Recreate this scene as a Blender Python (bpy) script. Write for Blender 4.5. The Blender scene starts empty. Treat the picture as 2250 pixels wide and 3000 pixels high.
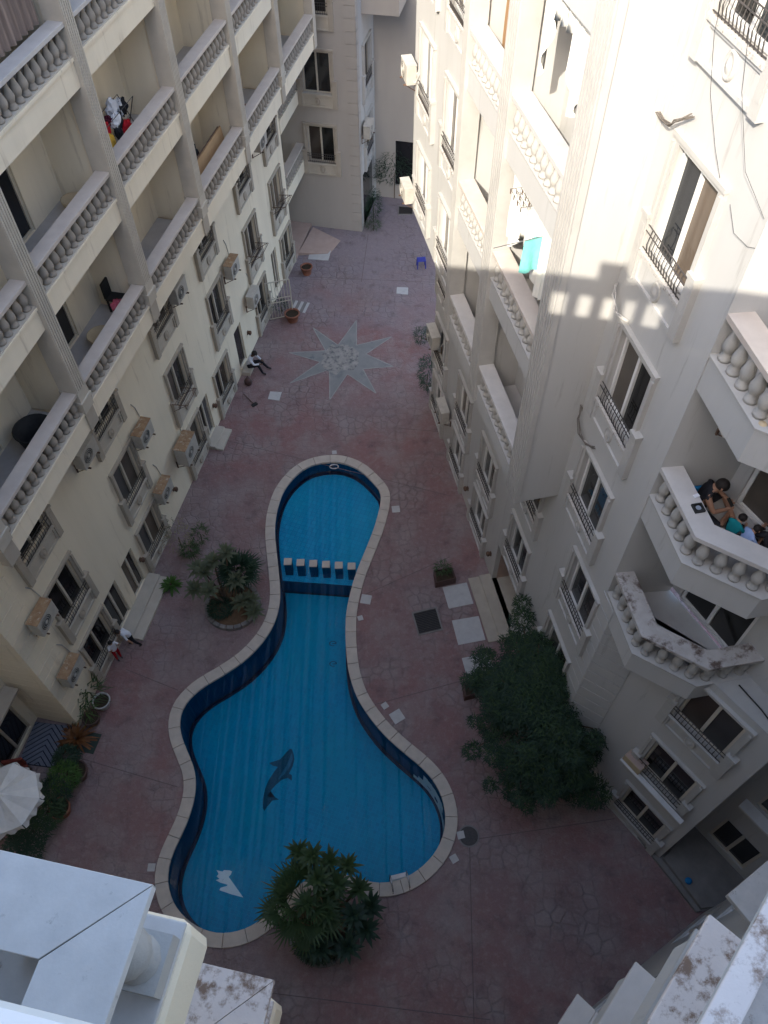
import bpy, bmesh, math, random
from mathutils import Vector, Matrix
R = math.radians
rng = random.Random(7)
scene = bpy.context.scene
COL = scene.collection

# ------------------------------------------------------------------ camera
HC = 22.4
PITCH, ROLL = R(53.58), R(0.665)
cam = bpy.data.cameras.new('camera')
cam.sensor_fit = 'VERTICAL'
cam.sensor_height = 36.0
cam.lens = 36.0 * 2310.0 / 3000.0
cam.clip_start, cam.clip_end = 0.05, 3000
camo = bpy.data.objects.new('camera', cam); COL.objects.link(camo)
camo.location = (0, 0, HC)
# columns: camera right, up, back in world axes
_d = Vector((math.sin(ROLL)*math.cos(PITCH), math.cos(ROLL)*math.cos(PITCH), math.sin(PITCH)))
_f = (Vector((0, 0, 1)) - _d*_d.z).normalized()
_r = _d.cross(_f)
_M = Matrix((_r, _f, -_d))            # world = M @ (x right, y down, z fwd)
camo.matrix_world = Matrix.Translation((0, 0, HC)) @ (_M @ Matrix(((1,0,0),(0,-1,0),(0,0,-1)))).to_4x4()
scene.camera = camo

# ------------------------------------------------------------------ sky and sun
SUN_TRAVEL_YAW = 26.5                 # compass direction the light travels towards (0 = +Y, 90 = +X)
SUN_EL = math.degrees(math.atan(0.753*math.cos(R(SUN_TRAVEL_YAW-12.15))))
w = bpy.data.worlds.new('World'); scene.world = w; w.use_nodes = True
nt = w.node_tree
sky = nt.nodes.new('ShaderNodeTexSky'); sky.sky_type = 'NISHITA'; sky.sun_disc = False
sky.sun_elevation = R(SUN_EL); sky.sun_rotation = R(SUN_TRAVEL_YAW+180)
sky.air_density = 1.0; sky.dust_density = 2.5; sky.ozone_density = 1.0
nt.links.new(sky.outputs[0], nt.nodes['Background'].inputs[0])
nt.nodes['Background'].inputs[1].default_value = 0.15
sd = bpy.data.lights.new('sun', 'SUN'); sd.energy = 2.1; sd.angle = R(0.4); sd.color = (1.0, 0.93, 0.81)
so = bpy.data.objects.new('sun', sd); COL.objects.link(so)
_t = Vector((math.sin(R(SUN_TRAVEL_YAW))*math.cos(R(SUN_EL)), math.cos(R(SUN_TRAVEL_YAW))*math.cos(R(SUN_EL)), -math.sin(R(SUN_EL))))
so.rotation_euler = _t.to_track_quat('-Z', 'Y').to_euler(); so.location = (-20, -30, 45)
scene.view_settings.view_transform = 'Standard'; scene.view_settings.look = 'None'
scene.view_settings.exposure = 2.05; scene.view_settings.gamma = 1.0
scene.view_settings.use_curve_mapping = False
scene.cycles.max_bounces = 10; scene.cycles.diffuse_bounces = 6; scene.cycles.transparent_max_bounces = 12

# ------------------------------------------------------------------ materials
MATS = {}
def mat(name, c1, c2=None, scale=2.0, rough=0.8, bump=0.0, bscale=30.0, spec=0.3, c3=None, s3=0.35, t3=0.62,
        stretch=(1,1,1), metal=0.0, w3=0.08, detail=6, rand=None):
    """noise-mixed procedural material in world space; c3 = stains with their own shape; rand = per object tints"""
    m = bpy.data.materials.new(name); m.use_nodes = True; MATS[name] = m
    n = m.node_tree.nodes; l = m.node_tree.links; b = n['Principled BSDF']
    b.inputs['Roughness'].default_value = rough
    b.inputs['Specular IOR Level'].default_value = spec
    b.inputs['Metallic'].default_value = metal
    g = n.new('ShaderNodeNewGeometry')
    mp = n.new('ShaderNodeMapping'); mp.inputs['Scale'].default_value = stretch
    l.new(g.outputs['Position'], mp.inputs[0])
    col = None
    if rand:
        oi = n.new('ShaderNodeObjectInfo'); cr = n.new('ShaderNodeValToRGB'); cr.color_ramp.interpolation = 'CONSTANT'
        els = cr.color_ramp.elements
        for i, c in enumerate(rand):
            e = els[0] if i == 0 else (els[1] if i == 1 else els.new(i/len(rand)))
            e.position = i/len(rand); e.color = (*c, 1)
        l.new(oi.outputs['Random'], cr.inputs[0]); col = cr.outputs[0]
        if c2 is None: c2 = tuple(x*0.8 for x in c1)
    if c2 is not None:
        nz = n.new('ShaderNodeTexNoise'); nz.inputs['Scale'].default_value = scale; nz.inputs['Detail'].default_value = detail
        nz.inputs['Roughness'].default_value = 0.6
        l.new(mp.outputs[0], nz.inputs['Vector'])
        mr = n.new('ShaderNodeMapRange'); mr.inputs[1].default_value = 0.3; mr.inputs[2].default_value = 0.7
        l.new(nz.outputs[0], mr.inputs[0])
        mx = n.new('ShaderNodeMix'); mx.data_type = 'RGBA'
        l.new(mr.outputs[0], mx.inputs[0]); mx.inputs[6].default_value = (*c1, 1); mx.inputs[7].default_value = (*c2, 1)
        if rand:
            m2 = n.new('ShaderNodeMix'); m2.data_type = 'RGBA'; m2.blend_type = 'MULTIPLY'; m2.inputs[0].default_value = 1.0
            l.new(col, m2.inputs[6]); l.new(mx.outputs[2], m2.inputs[7]); col = m2.outputs[2]
        else: col = mx.outputs[2]
    if c3 is not None:
        n3 = n.new('ShaderNodeTexNoise'); n3.inputs['Scale'].default_value = s3; n3.inputs['Detail'].default_value = 8
        n3.inputs['Roughness'].default_value = 0.7
        l.new(mp.outputs[0], n3.inputs['Vector'])
        r3 = n.new('ShaderNodeMapRange'); r3.inputs[1].default_value = t3; r3.inputs[2].default_value = t3+w3
        l.new(n3.outputs[0], r3.inputs[0])
        m3 = n.new('ShaderNodeMix'); m3.data_type = 'RGBA'; l.new(r3.outputs[0], m3.inputs[0])
        if col: l.new(col, m3.inputs[6])
        else: m3.inputs[6].default_value = (*c1, 1)
        m3.inputs[7].default_value = (*c3, 1); col = m3.outputs[2]
    if col: l.new(col, b.inputs['Base Color'])
    else: b.inputs['Base Color'].default_value = (*c1, 1)
    if bump:
        nb = n.new('ShaderNodeTexNoise'); nb.inputs['Scale'].default_value = bscale; nb.inputs['Detail'].default_value = 5
        l.new(g.outputs['Position'], nb.inputs['Vector'])
        bp = n.new('ShaderNodeBump'); bp.inputs['Strength'].default_value = bump; bp.inputs['Distance'].default_value = 0.02
        l.new(nb.outputs[0], bp.inputs['Height']); l.new(bp.outputs[0], b.inputs['Normal'])
    return m

mat('cream', (.78,.69,.53), (.72,.635,.485), 0.9, .9, .12, 60, .2, c3=(.47,.39,.285), s3=1.9, t3=.585, w3=.17, stretch=(2.2,2.2,.2))
mat('cream_trim', (.50,.45,.37), (.43,.385,.32), 2.5, .9, .15, 50, .2, c3=(.36,.31,.25), s3=3.0, t3=.66, w3=.2)
mat('taupe_trim', (.42,.37,.30), (.36,.315,.255), 3.0, .9, .15, 50, .2)
mat('stone_baluster', (.34,.30,.25), (.27,.24,.20), 5.0, .9, .2, 40, .2, c3=(.26,.23,.20), s3=6, t3=.66, w3=.2)
mat('white_wall', (.45,.44,.42), (.42,.41,.39), 0.8, .9, .12, 60, .2, c3=(.31,.295,.27), s3=1.9, t3=.585, w3=.16, stretch=(2.2,2.2,.22))
mat('white_trim', (.43,.415,.385), (.37,.355,.33), 2.0, .9, .15, 50, .2, c3=(.36,.33,.29), s3=4.0, t3=.68, w3=.14)
mat('white_baluster', (.38,.365,.335), (.32,.305,.28), 5.0, .9, .2, 40, .2, c3=(.38,.36,.32), s3=6, t3=.68, w3=.2)
mat('dirty_sill', (.50,.47,.43), (.40,.38,.35), 14.0, .95, .3, 60, .2, c3=(.16,.13,.10), s3=16, t3=.55, w3=.12)
mat('grey_wall', (.40,.365,.325), (.36,.33,.295), 0.9, .9, .1, 60, .2, c3=(.38,.35,.31), s3=1.0, t3=.6, w3=.3, stretch=(1.3,1.3,.3))
mat('marble', (.50,.475,.445), (.43,.405,.38), 3.0, .5, .04, 30, .18, c3=(.44,.41,.38), s3=4, t3=.66, w3=.2)
mat('marble_warm', (.52,.46,.40), (.45,.39,.34), 3.0, .45, .05, 30, .35, c3=(.34,.28,.23), s3=9, t3=.66, w3=.12)
mat('marble_blue', (.54,.515,.485), (.46,.44,.415), 7.0, .6, .05, 60, .12, c3=(.24,.22,.20), s3=7.5, t3=.62, w3=.10)
mat('marble_stained', (.62,.56,.51), (.55,.49,.45), 4.0, .6, .08, 50, .3, c3=(.20,.135,.095), s3=6.0, t3=.505, w3=.12)
mat('marble_mossy', (.46,.43,.40), (.36,.33,.30), 4.0, .7, .1, 50, .25, c3=(.11,.08,.065), s3=3.2, t3=.50, w3=.13)
mat('floor_tile', (.42,.40,.38), (.36,.34,.32), 3.0, .5, .03, 20, .3)
mat('alu_white', (.70,.69,.66), (.62,.61,.58), 6.0, .45, 0, 30, .4)
mat('alu_beige', (.52,.47,.38), (.46,.41,.33), 6.0, .5, 0, 30, .4)
mat('iron', (.030,.028,.027), (.06,.05,.045), 20, .6, .1, 60, .4)
mat('iron_rust', (.16,.09,.055), (.07,.045,.035), 18, .8, .1, 60, .3)
mat('pane', (1,1,1), (.8,.8,.8), 1.2, .07, 0, 30, .32, rand=[(.012,.012,.014),(.02,.022,.026),(.055,.042,.034),(.010,.010,.010),(.035,.034,.032),(.10,.085,.07),(.022,.026,.03),(.13,.10,.075),(.05,.05,.05),(.09,.09,.088)])
mat('pane_dark', (.010,.010,.012), (.016,.016,.018), 1.2, .08, 0, 30, .5)
mat('pane_grey', (.10,.105,.11), (.07,.07,.075), 1.2, .08, 0, 30, .5)
mat('curtain_brown', (.23,.14,.075), (.19,.115,.06), 3, .95, .2, 30, .1, stretch=(1,1,.1))
mat('curtain_tan', (.48,.38,.24), (.42,.33,.21), 3, .95, .2, 30, .1, stretch=(1,1,.1))
mat('curtain_mauve', (.30,.23,.19), (.16,.12,.10), 5, .95, .2, 30, .1, stretch=(4,4,.1))
mat('curtain_white', (.72,.70,.64), (.62,.60,.54), 5, .95, .2, 30, .1, stretch=(4,4,.2))
mat('shutter', (.16,.11,.08), (.12,.08,.06), 4, .7, .1, 40, .3)
mat('ac_white', (.47,.44,.385), (.38,.355,.31), 7, .55, .05, 40, .4)
mat('ac_rust', (.36,.25,.15), (.24,.14,.08), 7, .85, .1, 40, .2, c3=(.50,.44,.35), s3=6, t3=.56, w3=.1)
mat('ac_grille', (.07,.07,.07), (.11,.11,.10), 9, .6, 0, 40, .3)
mat('black_rubber', (.015,.015,.015), (.025,.025,.024), 9, .7, 0, 40, .3)
mat('cable_grey', (.15,.13,.11), (.09,.08,.07), 18, .8, .1, 60, .3)
mat('wood', (.42,.27,.14), (.33,.20,.10), 6, .6, .1, 30, .3, stretch=(1,.15,.15))
mat('wood_dark', (.10,.055,.04), (.07,.04,.03), 6, .6, .1, 30, .3, stretch=(1,1,.15))
mat('terracotta', (.28,.12,.075), (.21,.09,.06), 6, .85, .1, 40, .2)
mat('pot_brown', (.10,.055,.045), (.07,.04,.035), 6, .6, .1, 40, .3)
mat('soil', (.16,.10,.06), (.10,.065,.04), 9, 1.0, .4, 40, .1)
mat('soil_dark', (.035,.027,.02), (.06,.045,.03), 14, 1.0, .4, 40, .1)
mat('bark', (.13,.095,.065), (.08,.06,.045), 9, .95, .5, 25, .1, stretch=(1,1,.3))
mat('slab_white', (.46,.45,.43), (.40,.385,.37), 5, .85, .08, 40, .2, c3=(.30,.285,.275), s3=2.5, t3=.6, w3=.2)
mat('coping', (.50,.44,.37), (.41,.36,.31), 4, .75, .12, 40, .25, c3=(.28,.24,.21), s3=5, t3=.64, w3=.15)
mat('concrete', (.22,.205,.19), (.16,.15,.14), 3, .9, .12, 40, .2)
mat('white_paint', (.60,.59,.57), (.50,.49,.47), 3, .6, .03, 30, .3)
mat('steel', (.55,.56,.58), (.48,.49,.50), 5, .25, 0, 30, .5, metal=.9)
mat('blue_plastic', (.03,.045,.30), (.025,.035,.24), 4, .4, 0, 30, .4)
mat('teal_cloth', (.22,.60,.55), (.16,.50,.46), 9, .95, .2, 20, .1)
mat('green_cloth', (.16,.20,.03), (.12,.15,.02), 9, .95, .2, 20, .1)
mat('red_cloth', (.42,.018,.025), (.30,.012,.02), 9, .95, .15, 20, .1)
mat('pink_cloth', (.50,.12,.16), (.40,.08,.12), 9, .95, .15, 20, .1)
mat('white_cloth', (.66,.67,.70), (.52,.53,.57), 9, .95, .15, 20, .1)
mat('lightblue_cloth', (.32,.42,.66), (.26,.35,.58), 9, .95, .15, 20, .1)
mat('black_cloth', (.014,.014,.018), (.03,.03,.034), 9, .95, .15, 20, .1)
mat('maroon_cloth', (.10,.02,.035), (.07,.015,.025), 9, .95, .15, 20, .1)
mat('grey_cloth', (.26,.29,.34), (.20,.23,.28), 9, .95, .15, 20, .1)
mat('yellow_cloth', (.55,.34,.05), (.45,.27,.04), 9, .95, .15, 20, .1)
mat('blue_cloth', (.02,.18,.40), (.015,.14,.32), 9, .95, .15, 20, .1)
mat('tealdark_cloth', (.012,.20,.22), (.01,.15,.17), 9, .95, .15, 20, .1)
mat('skin', (.36,.20,.13), (.30,.16,.10), 6, .6, .05, 40, .35)
mat('skin_dark', (.13,.07,.045), (.10,.055,.035), 6, .6, .05, 40, .35)
mat('hair', (.012,.009,.008), (.02,.015,.012), 30, .7, .2, 90, .3)
mat('shoe', (.03,.025,.025), (.05,.04,.04), 9, .6, 0, 30, .3)
mat('ramp_pink', (.40,.30,.25), (.34,.25,.21), 4, .85, .06, 40, .2)
mat('cushion_red', (.20,.05,.04), (.15,.04,.03), 9, .95, .15, 20, .1)
mat('deck_slate', (.16,.18,.22), (.12,.135,.17), 6, .6, .06, 40, .3)
mat('deck_gap', (.012,.014,.03), (.016,.018,.036), 6, .7, 0, 40, .3)
mat('mat_green', (.045,.06,.05), (.035,.05,.04), 6, .9, .1, 60, .2)

def leaf_mat(name, c1, c2):
    m = mat(name, c1, c2, 3.0, .55, 0, 30, .3)
    n = m.node_tree.nodes; l = m.node_tree.links
    b = n['Principled BSDF']; o = n['Material Output']
    tr = n.new('ShaderNodeBsdfTranslucent'); tr.inputs[0].default_value = (c1[0]*1.2, c1[1]*1.3, c1[2]*.8, 1)
    ms = n.new('ShaderNodeMixShader'); ms.inputs[0].default_value = .25
    l.new(b.outputs[0], ms.inputs[1]); l.new(tr.outputs[0], ms.inputs[2]); l.new(ms.outputs[0], o.inputs[0])
leaf_mat('leaf_dark', (.034,.066,.038), (.018,.038,.024))
leaf_mat('leaf_mid', (.055,.095,.036), (.034,.062,.024))
leaf_mat('leaf_bright', (.075,.15,.030), (.045,.095,.022))
leaf_mat('leaf_grey', (.12,.135,.085), (.08,.095,.055))
leaf_mat('leaf_dry', (.20,.085,.030), (.13,.055,.022))
leaf_mat('leaf_pale', (.23,.20,.13), (.17,.15,.10))

# ------------------------------------------------------------------ mesh helpers
class MB:
    def __init__(s): s.v = []; s.f = []
    def add(s, vs, fs):
        k = len(s.v); s.v += [tuple(v) for v in vs]; s.f += [tuple(i+k for i in f) for f in fs]; return s
    def box(s, x0, x1, y0, y1, z0, z1):
        if x1 < x0: x0, x1 = x1, x0
        if y1 < y0: y0, y1 = y1, y0
        if z1 < z0: z0, z1 = z1, z0
        return s.add([(x0,y0,z0),(x1,y0,z0),(x1,y1,z0),(x0,y1,z0),(x0,y0,z1),(x1,y0,z1),(x1,y1,z1),(x0,y1,z1)],
                     [(3,2,1,0),(4,5,6,7),(0,1,5,4),(1,2,6,5),(2,3,7,6),(3,0,4,7)])
    def obox(s, c, sx, sy, sz, rz=0, rx=0, ry=0):
        M = Matrix.Translation(c) @ Matrix.Rotation(rz,4,'Z') @ Matrix.Rotation(ry,4,'Y') @ Matrix.Rotation(rx,4,'X')
        vs = [M @ Vector((a*sx/2, b*sy/2, d*sz/2)) for d in (-1,1) for a, b in ((-1,-1),(1,-1),(1,1),(-1,1))]
        return s.add(vs, [(3,2,1,0),(4,5,6,7),(0,1,5,4),(1,2,6,5),(2,3,7,6),(3,0,4,7)])
    def prism(s, poly, z0, z1):
        a = sum(poly[i][0]*poly[(i+1)%len(poly)][1]-poly[(i+1)%len(poly)][0]*poly[i][1] for i in range(len(poly)))
        if a < 0: poly = poly[::-1]
        n = len(poly)
        vs = [(p[0],p[1],z0) for p in poly]+[(p[0],p[1],z1) for p in poly]
        return s.add(vs, [tuple(range(n))[::-1], tuple(range(n,2*n))]+[(i,(i+1)%n,(i+1)%n+n,i+n) for i in range(n)])
    def lathe(s, prof, n=12, c=(0,0,0), cap=True):
        vs = []; fs = []
        for r, z in prof:
            for i in range(n):
                a = 2*math.pi*i/n; vs.append((c[0]+r*math.cos(a), c[1]+r*math.sin(a), c[2]+z))
        for k in range(len(prof)-1):
            for i in range(n): fs.append((k*n+i, k*n+(i+1)%n, (k+1)*n+(i+1)%n, (k+1)*n+i))
        if cap:
            fs.append(tuple(range(n))[::-1]); fs.append(tuple(range((len(prof)-1)*n, len(prof)*n)))
        return s.add(vs, fs)
    def tube(s, pts, r, n=6, closed=False):
        pts = [Vector(p) for p in pts]; vs = []; fs = []; m = len(pts)
        rr = r if isinstance(r, (list, tuple)) else [r]*m
        for i, p in enumerate(pts):
            t = (pts[(i+1) % m if closed else min(i+1, m-1)]-pts[i-1 if (i or closed) else 0])
            t = t.normalized() if t.length > 1e-9 else Vector((0,0,1))
            u = t.cross(Vector((0,0,1)));
            if u.length < .05: u = t.cross(Vector((0,1,0)))
            u.normalize(); q = t.cross(u)
            for k in range(n):
                a = 2*math.pi*k/n; vs.append(p+u*(rr[i]*math.cos(a))+q*(rr[i]*math.sin(a)))
        for i in range(m if closed else m-1):
            j = (i+1) % m
            for k in range(n): fs.append((i*n+k, i*n+(k+1)%n, j*n+(k+1)%n, j*n+k))
        if not closed: fs.append(tuple(range(n))[::-1]); fs.append(tuple(range((m-1)*n, m*n)))
        return s.add(vs, fs)
    def disc(s, c, rx, ry, n=20, axis='z'):
        vs = []
        for i in range(n):
            a = 2*math.pi*i/n
            vs.append((c[0]+rx*math.cos(a), c[1]+ry*math.sin(a), c[2]) if axis == 'z' else (c[0]+rx*math.cos(a), c[1], c[2]+ry*math.sin(a)))
        return s.add(vs, [tuple(range(n))])
    def wall(s, x0, x1, z0, z1, holes, y=0.0, reveal=.16):
        """facade sheet in the xz plane at y (outside is -y) with real openings and reveals"""
        xs = sorted({x0, x1, *[h[0] for h in holes], *[h[1] for h in holes]}); xs = [x for x in xs if x0 <= x <= x1]
        zs = sorted({z0, z1, *[h[2] for h in holes], *[h[3] for h in holes]}); zs = [z for z in zs if z0 <= z <= z1]
        for i in range(len(xs)-1):
            for k in range(len(zs)-1):
                cx, cz = (xs[i]+xs[i+1])/2, (zs[k]+zs[k+1])/2
                if any(h[0] < cx < h[1] and h[2] < cz < h[3] for h in holes): continue
                s.add([(xs[i],y,zs[k]),(xs[i+1],y,zs[k]),(xs[i+1],y,zs[k+1]),(xs[i],y,zs[k+1])], [(0,1,2,3)])
        for a, b, c, d in holes:
            e = y+reveal
            s.add([(a,y,c),(b,y,c),(b,y,d),(a,y,d),(a,e,c),(b,e,c),(b,e,d),(a,e,d)], [(0,4,5,1),(1,5,6,2),(2,6,7,3),(3,7,4,0)])
        return s
    def mesh(s, name, m, smooth=False):
        me = bpy.data.meshes.new(name); me.from_pydata(s.v, [], s.f); me.update()
        if m: me.materials.append(MATS[m] if isinstance(m, str) else m)
        if smooth: me.shade_smooth()
        return me
    def build(s, name, m, parent=None, smooth=False, bevel=0):
        return inst(name, s.mesh(name, m, smooth), parent, bevel=bevel)

def inst(name, me, parent=None, loc=(0,0,0), rz=0.0, m=None, bevel=0, scale=None, rot=None):
    o = bpy.data.objects.new(name, me); COL.objects.link(o)
    o.location = loc; o.rotation_euler = rot or (0,0,rz)
    if scale: o.scale = scale
    if parent: o.parent = parent
    if m:
        o.material_slots[0].link = 'OBJECT'; o.material_slots[0].material = MATS[m]
    if bevel:
        b = o.modifiers.new('bevel', 'BEVEL'); b.width = bevel; b.segments = 2; b.limit_method = 'ANGLE'
    return o
def tag(o, label, cat, group=None):
    o['label'] = label; o['category'] = cat
    if group: o['group'] = group
    return o
def struct(o): o['kind'] = 'structure'; return o
def stuff(o): o['kind'] = 'stuff'; return o
def thing(name, label, cat, loc=(0,0,0), rz=0.0, group=None):
    o = bpy.data.objects.new(name, None); COL.objects.link(o); o.empty_display_size = .2
    o.location = loc; o.rotation_euler = (0,0,rz)
    return tag(o, label, cat, group)

# facade frames: x runs along the wall (to the right seen from the court), -y points into the court
YL, YR = R(12.7), R(-11.4)
PL = (-5.235, 25.677); AL = math.pi/2-YL
PR = (2.864, 17.001); AR = -math.pi/2-YR
def Lw(x, o, z=0):   # left frame -> world (o = distance out from the wall)
    return Vector((PL[0]+x*math.sin(YL)+o*math.cos(YL), PL[1]+x*math.cos(YL)-o*math.sin(YL), z))
def Rw(x, o, z=0):
    return Vector((PR[0]-x*math.sin(YR)-o*math.cos(YR), PR[1]-x*math.cos(YR)+o*math.sin(YR), z))
def toR(px, py):     # world xy -> right frame local (x, y)
    dx, dy = px-PR[0], py-PR[1]; c, s = math.cos(-AR), math.sin(-AR)
    return (dx*c-dy*s, dx*s+dy*c)
# ------------------------------------------------------------------ ground (reaches far past the walls), with the pool cut out
POOL = [(-1.79,18.85),(-0.96,18.52),(-0.35,17.82),(-0.11,17.44),(-0.08,16.98),(-0.29,15.92),(-0.61,14.92),(-0.97,13.82),(-1.2,12.69),(-1.24,12.02),(-1.21,11.24),(-1.11,10.42),(-0.87,9.64),(-0.53,9.06),(-0.14,8.54),(0.43,7.98),(0.85,7.62),(1.21,7.26),(1.49,6.79),(1.62,6.23),(1.57,5.74),(1.37,5.27),(1.0,4.86),(0.51,4.55),(-0.03,4.41),(-0.52,4.44),(-0.96,4.58),(-1.37,4.67),(-1.86,4.6),(-2.39,4.36),(-2.81,4.0),(-3.17,3.64),(-3.53,3.41),(-4.13,3.27),(-4.7,3.36),(-5.16,3.6),(-5.54,3.94),(-5.78,4.39),(-5.85,4.84),(-5.75,5.35),(-5.54,5.92),(-5.41,6.51),(-5.4,7.02),(-5.51,7.49),(-5.8,8.03),(-6.06,8.55),(-6.14,9.06),(-6.03,9.46),(-5.64,9.94),(-5.02,10.36),(-4.34,10.9),(-3.81,11.6),(-3.52,12.32),(-3.45,13.14),(-3.58,14.15),(-3.7,14.89),(-3.83,15.9),(-3.77,16.87),(-3.5,17.78),(-2.81,18.62)]
def smooth_loop(pts, n):
    """closed Catmull-Rom, resampled to n even points"""
    P = [Vector((*p, 0)) for p in pts]; m = len(P); out = []
    for i in range(m):
        a, b, c, d = P[i-1], P[i], P[(i+1)%m], P[(i+2)%m]
        for k in range(12):
            t = k/12; out.append(.5*((2*b)+(c-a)*t+(2*a-5*b+4*c-d)*t*t+(3*b-a-3*c+d)*t**3))
    L = [0]
    for i in range(len(out)): L.append(L[-1]+(out[(i+1)%len(out)]-out[i]).length)
    res = []; j = 0
    for k in range(n):
        s = L[-1]*k/n
        while L[j+1] < s: j += 1
        u = (s-L[j])/max(1e-9, L[j+1]-L[j]); res.append(out[j].lerp(out[(j+1)%len(out)], u))
    return res
NP = 222
loop = smooth_loop(POOL, NP)
for _ in range(2): loop = [(loop[i-1]+loop[i]*2+loop[(i+1)%NP])/4 for i in range(NP)]
_area = sum(loop[i].x*loop[(i+1)%NP].y-loop[(i+1)%NP].x*loop[i].y for i in range(NP))
if _area < 0: loop = loop[::-1]
def nrm(i):
    t = (loop[(i+1)%NP]-loop[i-1]).normalized(); return Vector((t.y, -t.x, 0))   # outward for a ccw loop
def off(i, d): return loop[i]+nrm(i)*d
CW = .31
bm = bmesh.new()
outer = [bm.verts.new(p) for p in ((-400,-400,0),(400,-400,0),(400,400,0),(-400,400,0))]
inner = [bm.verts.new(off(i, CW-.06)) for i in range(NP)]
ed = [bm.edges.new((outer[i], outer[(i+1)%4])) for i in range(4)]+[bm.edges.new((inner[i], inner[(i+1)%NP])) for i in range(NP)]
bmesh.ops.triangle_fill(bm, edges=ed, use_beauty=True, use_dissolve=False, normal=(0,0,1))
for f in bm.faces:
    if f.normal.z < 0: f.normal_flip()
gm = bpy.data.meshes.new('ground'); bm.to_mesh(gm); bm.free()

def ground_material():
    m = bpy.data.materials.new('stamped_concrete'); m.use_nodes = True; MATS['ground'] = m
    n = m.node_tree.nodes; l = m.node_tree.links; b = n['Principled BSDF']
    g = n.new('ShaderNodeNewGeometry')
    def noise(sc, det=6, ro=.6):
        z = n.new('ShaderNodeTexNoise'); z.inputs['Scale'].default_value = sc; z.inputs['Detail'].default_value = det; z.inputs['Roughness'].default_value = ro
        l.new(g.outputs['Position'], z.inputs['Vector']); return z.outputs[0]
    def rng_(s, a, bb, c=0, d=1):
        r = n.new('ShaderNodeMapRange'); r.inputs[1].default_value = a; r.inputs[2].default_value = bb; r.inputs[3].default_value = c; r.inputs[4].default_value = d
        l.new(s, r.inputs[0]); return r.outputs[0]
    def mix(f, a, bb, bt='MIX'):
        x = n.new('ShaderNodeMix'); x.data_type = 'RGBA'; x.blend_type = bt
        if isinstance(f, float): x.inputs[0].default_value = f
        else: l.new(f, x.inputs[0])
        for i, c in ((6, a), (7, bb)):
            if isinstance(c, tuple): x.inputs[i].default_value = (*c, 1)
            else: l.new(c, x.inputs[i])
        return x.outputs[2]
    c = mix(rng_(noise(.22, 4), .38, .62), (.245,.135,.128), (.225,.168,.163))
    c = mix(rng_(noise(.9, 6), .45, .72), c, (.285,.238,.226))
    # far end of the court is greyer concrete with less of the red stain left
    sx = n.new('ShaderNodeSeparateXYZ'); l.new(g.outputs['Position'], sx.inputs[0])
    ad = n.new('ShaderNodeMath'); ad.operation = 'ADD'; l.new(sx.outputs[1], ad.inputs[0])
    nn = rng_(noise(.35, 5), .3, .7, -4, 4); l.new(nn, ad.inputs[1])
    c = mix(rng_(ad.outputs[0], 25.5, 31.0, 0, .8), c, (.235,.205,.22))
    c = mix(rng_(noise(22.0, 8, .8), .42, .72, 0, .35), c, (.10,.072,.072))
    c = mix(rng_(noise(34.0, 6, .8), .52, .74, 0, .4), c, (.29,.24,.22))
    c = mix(rng_(noise(6.0, 8, .75), .5, .75, 0, .55), c, (.34,.287,.268))
    c = mix(rng_(noise(1.6, 9, .72), .53, .72, 0, .7), c, (.10,.073,.073))
    # stamped stone outlines, strong in some patches, worn away in others
    vo = n.new('ShaderNodeTexVoronoi'); vo.feature = 'DISTANCE_TO_EDGE'; vo.inputs['Scale'].default_value = 3.1; vo.inputs['Randomness'].default_value = .7
    wv = n.new('ShaderNodeVectorMath'); wv.operation = 'ADD'; l.new(g.outputs['Position'], wv.inputs[0])
    wz = n.new('ShaderNodeTexNoise'); wz.inputs['Scale'].default_value = 3; l.new(g.outputs['Position'], wz.inputs['Vector'])
    ws = n.new('ShaderNodeVectorMath'); ws.operation = 'SCALE'; ws.inputs['Scale'].default_value = .12; l.new(wz.outputs['Color'], ws.inputs[0]); l.new(ws.outputs[0], wv.inputs[1])
    l.new(wv.outputs[0], vo.inputs['Vector'])
    edge = rng_(vo.outputs['Distance'], .0, .11, 1, 0)
    pm = rng_(noise(.45, 3), .42, .62)
    mm = n.new('ShaderNodeMath'); mm.operation = 'MULTIPLY'; l.new(edge, mm.inputs[0]); l.new(pm, mm.inputs[1])
    m2 = n.new('ShaderNodeMath'); m2.operation = 'MULTIPLY'; l.new(mm.outputs[0], m2.inputs[0]); m2.inputs[1].default_value = .28
    c = mix(m2.outputs[0], c, (.105,.078,.077))
    l.new(c, b.inputs['Base Color'])
    l.new(rng_(noise(3.0), .3, .7, .55, .85), b.inputs['Roughness']); b.inputs['Specular IOR Level'].default_value = .10
    hs = n.new('ShaderNodeMath'); hs.operation = 'SUBTRACT'; l.new(noise(18, 5), hs.inputs[0]); l.new(mm.outputs[0], hs.inputs[1])
    bp = n.new('ShaderNodeBump'); bp.inputs['Strength'].default_value = .8; bp.inputs['Distance'].default_value = .03
    l.new(hs.outputs[0], bp.inputs['Height']); l.new(bp.outputs[0], b.inputs['Normal'])
    return m
gm.materials.append(ground_material())
ground = struct(inst('ground', gm))
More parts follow.
